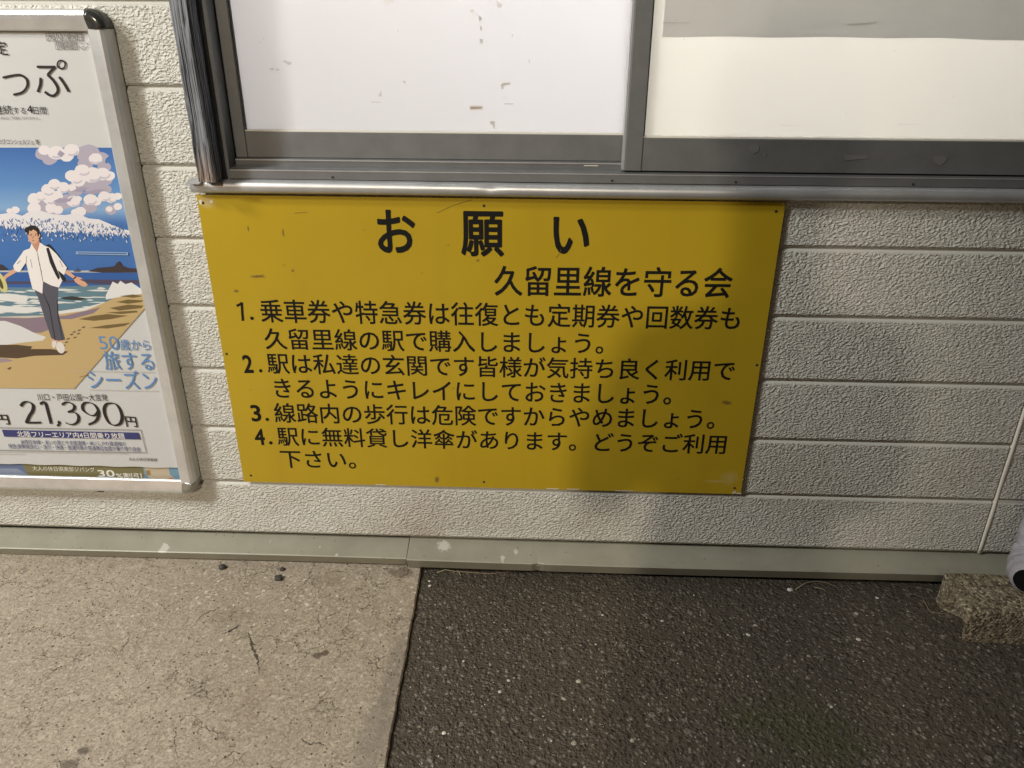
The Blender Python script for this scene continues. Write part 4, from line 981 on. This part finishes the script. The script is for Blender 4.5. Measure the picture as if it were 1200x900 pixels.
# ------------------------------------------------------------------ the person taking the picture; the shade on the right of the notice is theirs
def skin_body(verts, edges, radii, root):
    me = bpy.data.meshes.new('body'); me.from_pydata(verts, edges, [])
    o = bpy.data.objects.new('body', me); COL.objects.link(o)
    md = o.modifiers.new('skin', 'SKIN'); md.use_smooth_shade = True
    for i, sv in enumerate(me.skin_vertices[0].data):
        sv.radius = radii[i]; sv.use_root = (i == root)
    sb = o.modifiers.new('sub', 'SUBSURF'); sb.levels = 2; sb.render_levels = 2
    dg = bpy.context.evaluated_depsgraph_get(); dg.update()
    out = bpy.data.meshes.new_from_object(o.evaluated_get(dg)); bpy.data.objects.remove(o); return out
PX, PY = 0.56, -1.64
V, E_, RR = [], [], []
def jt(p, r, to=None):
    V.append((PX+p[0], PY+p[1], p[2])); RR.append(r if isinstance(r, tuple) else (r, r)); k = len(V)-1
    if to is not None: E_.append((to, k))
    return k
pel = jt((0, 0, 0.80), (0.135, 0.10)); wst_ = jt((0, 0.01, 0.97), (0.120, 0.09), pel); che = jt((0, 0.03, 1.14), (0.135, 0.10), wst_)
nb = jt((0, 0.045, 1.25), (0.075, 0.06), che); nk = jt((0, 0.06, 1.31), 0.046, nb); hd = jt((0, 0.085, 1.40), (0.066, 0.075), nk); ht = jt((0, 0.09, 1.48), (0.064, 0.076), hd)
for sx in (-1, 1):
    sh = jt((sx*0.145, 0.02, 1.20), 0.058, che); el = jt((sx*0.185, 0.10, 0.97), 0.045, sh); wr_ = jt((sx*0.085, 0.29, 0.93), 0.030, el); pa = jt((sx*0.050, 0.345, 0.935), (0.032, 0.022), wr_)
    for k, (dx, dz) in enumerate(((-0.010, 0.028), (-0.014, 0.010), (-0.014, -0.008), (-0.010, -0.024))):
        f1 = jt((sx*(0.046+dx), 0.372, 0.935+dz), 0.0095, pa); jt((sx*(0.026+dx), 0.388-0.002*k, 0.935+dz*1.05), 0.0085, f1)
    t1 = jt((sx*0.052, 0.352, 0.972), 0.010, pa); jt((sx*0.030, 0.362, 0.985), 0.009, t1)
    hp = jt((sx*0.085, 0, 0.74), 0.085, pel); kn = jt((sx*0.095, 0.02, 0.43), 0.060, hp); an = jt((sx*0.10, -0.01, 0.09), 0.042, kn); hl = jt((sx*0.103, 0.015, 0.045), 0.045, an); jt((sx*0.115, 0.15, 0.036), 0.038, hl)
me = skin_body(V, E_, RR, pel)
per = empty('person', (PX, PY, 0), 'person in a dark jacket standing before the wall, both hands held at the waist', 'person')
o = link('body', me, Mat('dark navy jacket', (0.03, 0.035, 0.05, 1), 0.8), per, True)
me.materials.clear()
for mm in (Mat('dark navy jacket', (0.03, 0.035, 0.05, 1), 0.8), Mat('dark trousers', (0.04, 0.038, 0.036, 1), 0.8), Mat('skin', (0.50, 0.33, 0.25, 1), 0.5), Mat('grey shoes', (0.12, 0.12, 0.12, 1), 0.6)): me.materials.append(mm.m)
for p in me.polygons:
    c = p.center
    p.material_index = 2 if (c.z > 1.275 or (c.y > PY+0.275 and c.z > 0.8)) else 0 if c.z > 0.80 else 1 if c.z > 0.085 else 3
bm = bmesh.new(); bmesh.ops.create_uvsphere(bm, u_segments=24, v_segments=16, radius=1.0)
bmesh.ops.delete(bm, geom=[v for v in bm.verts if v.co.z < -0.15 and v.co.y > -0.35], context='VERTS')
for v in bm.verts: v.co = Vector((PX + v.co.x*0.083, PY+0.080 + v.co.y*0.098, 1.455 + v.co.z*0.105))
finish('hair', bm, Mat('black hair', (0.012, 0.01, 0.009, 1), 0.5), per, True)
for sx in (-1, 1):
    bm = bmesh.new(); bmesh.ops.create_uvsphere(bm, u_segments=12, v_segments=8, radius=0.011); bmesh.ops.translate(bm, verts=bm.verts, vec=(PX+sx*0.028, PY+0.160, 1.425)); finish('eye', bm, Mat('eye', (0.05, 0.04, 0.035, 1), 0.2), per, True)
bm = bmesh.new(); bmesh.ops.create_cone(bm, segments=12, radius1=0.015, radius2=0.006, depth=0.045, cap_ends=True); bmesh.ops.rotate(bm, verts=bm.verts, matrix=Matrix.Rotation(R(-22), 3, 'X')); bmesh.ops.translate(bm, verts=bm.verts, vec=(PX, PY+0.166, 1.400)); finish('nose', bm, Mat('skin', (0.50, 0.33, 0.25, 1), 0.5), per, True)

# ------------------------------------------------------------------ litter on the ground
def pebble(name, u, v, r, z, mat, label, squash=0.7, group=None, seed=0):
    bm = bmesh.new(); bmesh.ops.create_icosphere(bm, subdivisions=3, radius=1.0)
    for vv in bm.verts:
        k = 1 + 0.30*mnoise.noise(vv.co*1.3 + Vector((seed*3.1, 0, 0))) + 0.08*mnoise.noise(vv.co*4 + Vector((0, seed, 0)))
        vv.co = Vector((vv.co.x*k*1.15, vv.co.y*k, vv.co.z*k*squash))*r
    g = on_ground(u, v, z)
    for vv in bm.verts: vv.co += Vector((g.x, g.y, z + r*squash*0.82))
    o = finish(name, bm, mat, smooth=True); tag(o, label, 'pebble', group); return o
pbm = Mat('dark pebble', (0.045, 0.04, 0.035, 1), 0.6); pbm.bump(pbm.noise(300, 3), 0.0008, 0.7)
pebble('pebble', 327, 679, 0.0068, 0.0045, pbm, 'dark round pebble on the concrete a little out from the base flashing, largest', seed=1)
pebble('pebble', 261, 666, 0.0060, 0.0045, pbm, 'dark pebble tucked against the base flashing, leftmost of three', seed=2)
pebble('pebble', 331, 668, 0.0042, 0.0045, pbm, 'small dark pebble against the base flashing behind the largest pebble', seed=3)
wst = Mat('white stone chip', (0.52, 0.49, 0.44, 1), 0.6)
for i, (u, v, r, lb) in enumerate(((1006, 750, 0.0036, 'brightest white stone chip lying on the asphalt in front of the kerb stone'), (926, 692, 0.0048, 'pale pinkish stone chip beside dry straw near the wall'),
                                   (596, 798, 0.0024, 'white stone chip on mid asphalt, upper one of a close pair'), (586, 811, 0.0026, 'white stone chip on mid asphalt, lower one of a close pair'),
                                   (706, 721, 0.0022, 'small pale chip on the asphalt under the notice near the flashing'), (776, 728, 0.0024, 'small white chip on the asphalt right of the middle, under the notice'))):
    pebble('stone_chip', u, v, r, -0.002, wst, lb, 0.45, 'pale stone chips on the asphalt', 10+i)
straw = Mat('dry straw', (0.27, 0.215, 0.13, 1), 0.7)
def stem(pts, r, label, z=-0.002):
    bm = bmesh.new(); ps = []
    for i, (u, v, h) in enumerate(pts):
        g = on_ground(u, v, z+h+r); ps.append(g)
    add_tube(bm, ps, lambda t: r*(1-0.5*t), 5); o = finish('dry_straw', bm, straw, smooth=True); tag(o, label, 'straw', 'dry straws on the ground')
stem([(512, 671, 0), (522, 667.6, 0.003), (532, 669.4, 0.001), (548, 670.5, 0.001), (575, 672.5, 0.001), (604, 669, 0.001)], 0.0010, 'long pale curved straw along the flashing beside the concrete edge')
stem([(537, 669, 0.001), (540, 674.5, 0.001)], 0.0017, 'short bright straw stub below the long curved straw')
stem([(384, 668, 0.001), (392, 669.4, 0.001), (403, 669.6, 0.001)], 0.0008, 'thin pale straw on the concrete beside the flashing', 0.0045)
stem([(932, 691, 0.0), (944, 683, 0.004), (956, 681, 0.003), (970, 683, 0.002), (982, 689, 0)], 0.0009, 'bent brown straw near the wall beside the pinkish chip')
stem([(1080, 698, 0.001), (1088, 714, 0.002), (1092, 718, 0.002), (1108, 719, 0.001), (1121, 724, 0.001)], 0.0008, 'bent straw with an elbow lying left of the broken stone')
stem([(954, 688, 0.001), (964, 690, 0.001), (968, 693, 0)], 0.0008, 'shortest brown straw in front of the bent straw near the wall')
# loose grit sunk into the asphalt and slab: beyond counting
bm = bmesh.new(); r_ = random.Random(21)
proto = bmesh.new(); bmesh.ops.create_icosphere(proto, subdivisions=1, radius=1.0)
pv = [v.co.copy() for v in proto.verts]; pf = [[v.index for v in f.verts] for f in proto.faces]; proto.free()
def grit(n, xr_, yr_, rr, zb_):
    for i in range(n):
        x = r_.uniform(*xr_); y = -abs(r_.uniform(*yr_)); rad = rr[0] + (rr[1]-rr[0])*r_.random()**4
        if abs(x-edge_x(y)) < 0.004 or (x < edge_x(y)) != (zb_ > 0): continue
        a = r_.uniform(0, 6.28); sx, sy, sz = r_.uniform(0.7, 1.4), r_.uniform(0.7, 1.2), r_.uniform(0.35, 0.6)
        vs_ = []
        for c in pv:
            k = r_.uniform(0.8, 1.15); X, Y = c.x*sx*k, c.y*sy*k
            vs_.append(bm.verts.new((x + rad*(X*math.cos(a)-Y*math.sin(a)), y + rad*(X*math.sin(a)+Y*math.cos(a)), zb_ + rad*c.z*sz)))
        for f in pf: bm.faces.new([vs_[j] for j in f])
grit(2600, (0.30, 1.75), (0.03, 1.15), (0.0008, 0.0048), -0.0016)
gm = Mat('grit', (0.1, 0.09, 0.07, 1), 0.6)
oi = gm.n('ShaderNodeNewGeometry').outputs['Random Per Island']
gm.base(gm.ramp(oi, [(0.0, (0.03, 0.026, 0.02, 1)), (0.6, (0.065, 0.055, 0.042, 1)), (0.82, (0.13, 0.115, 0.09, 1)), (0.92, (0.40, 0.36, 0.30, 1)), (1.0, (0.72, 0.69, 0.62, 1))]))
tag(finish('gravel', bm, gm), kind='stuff')
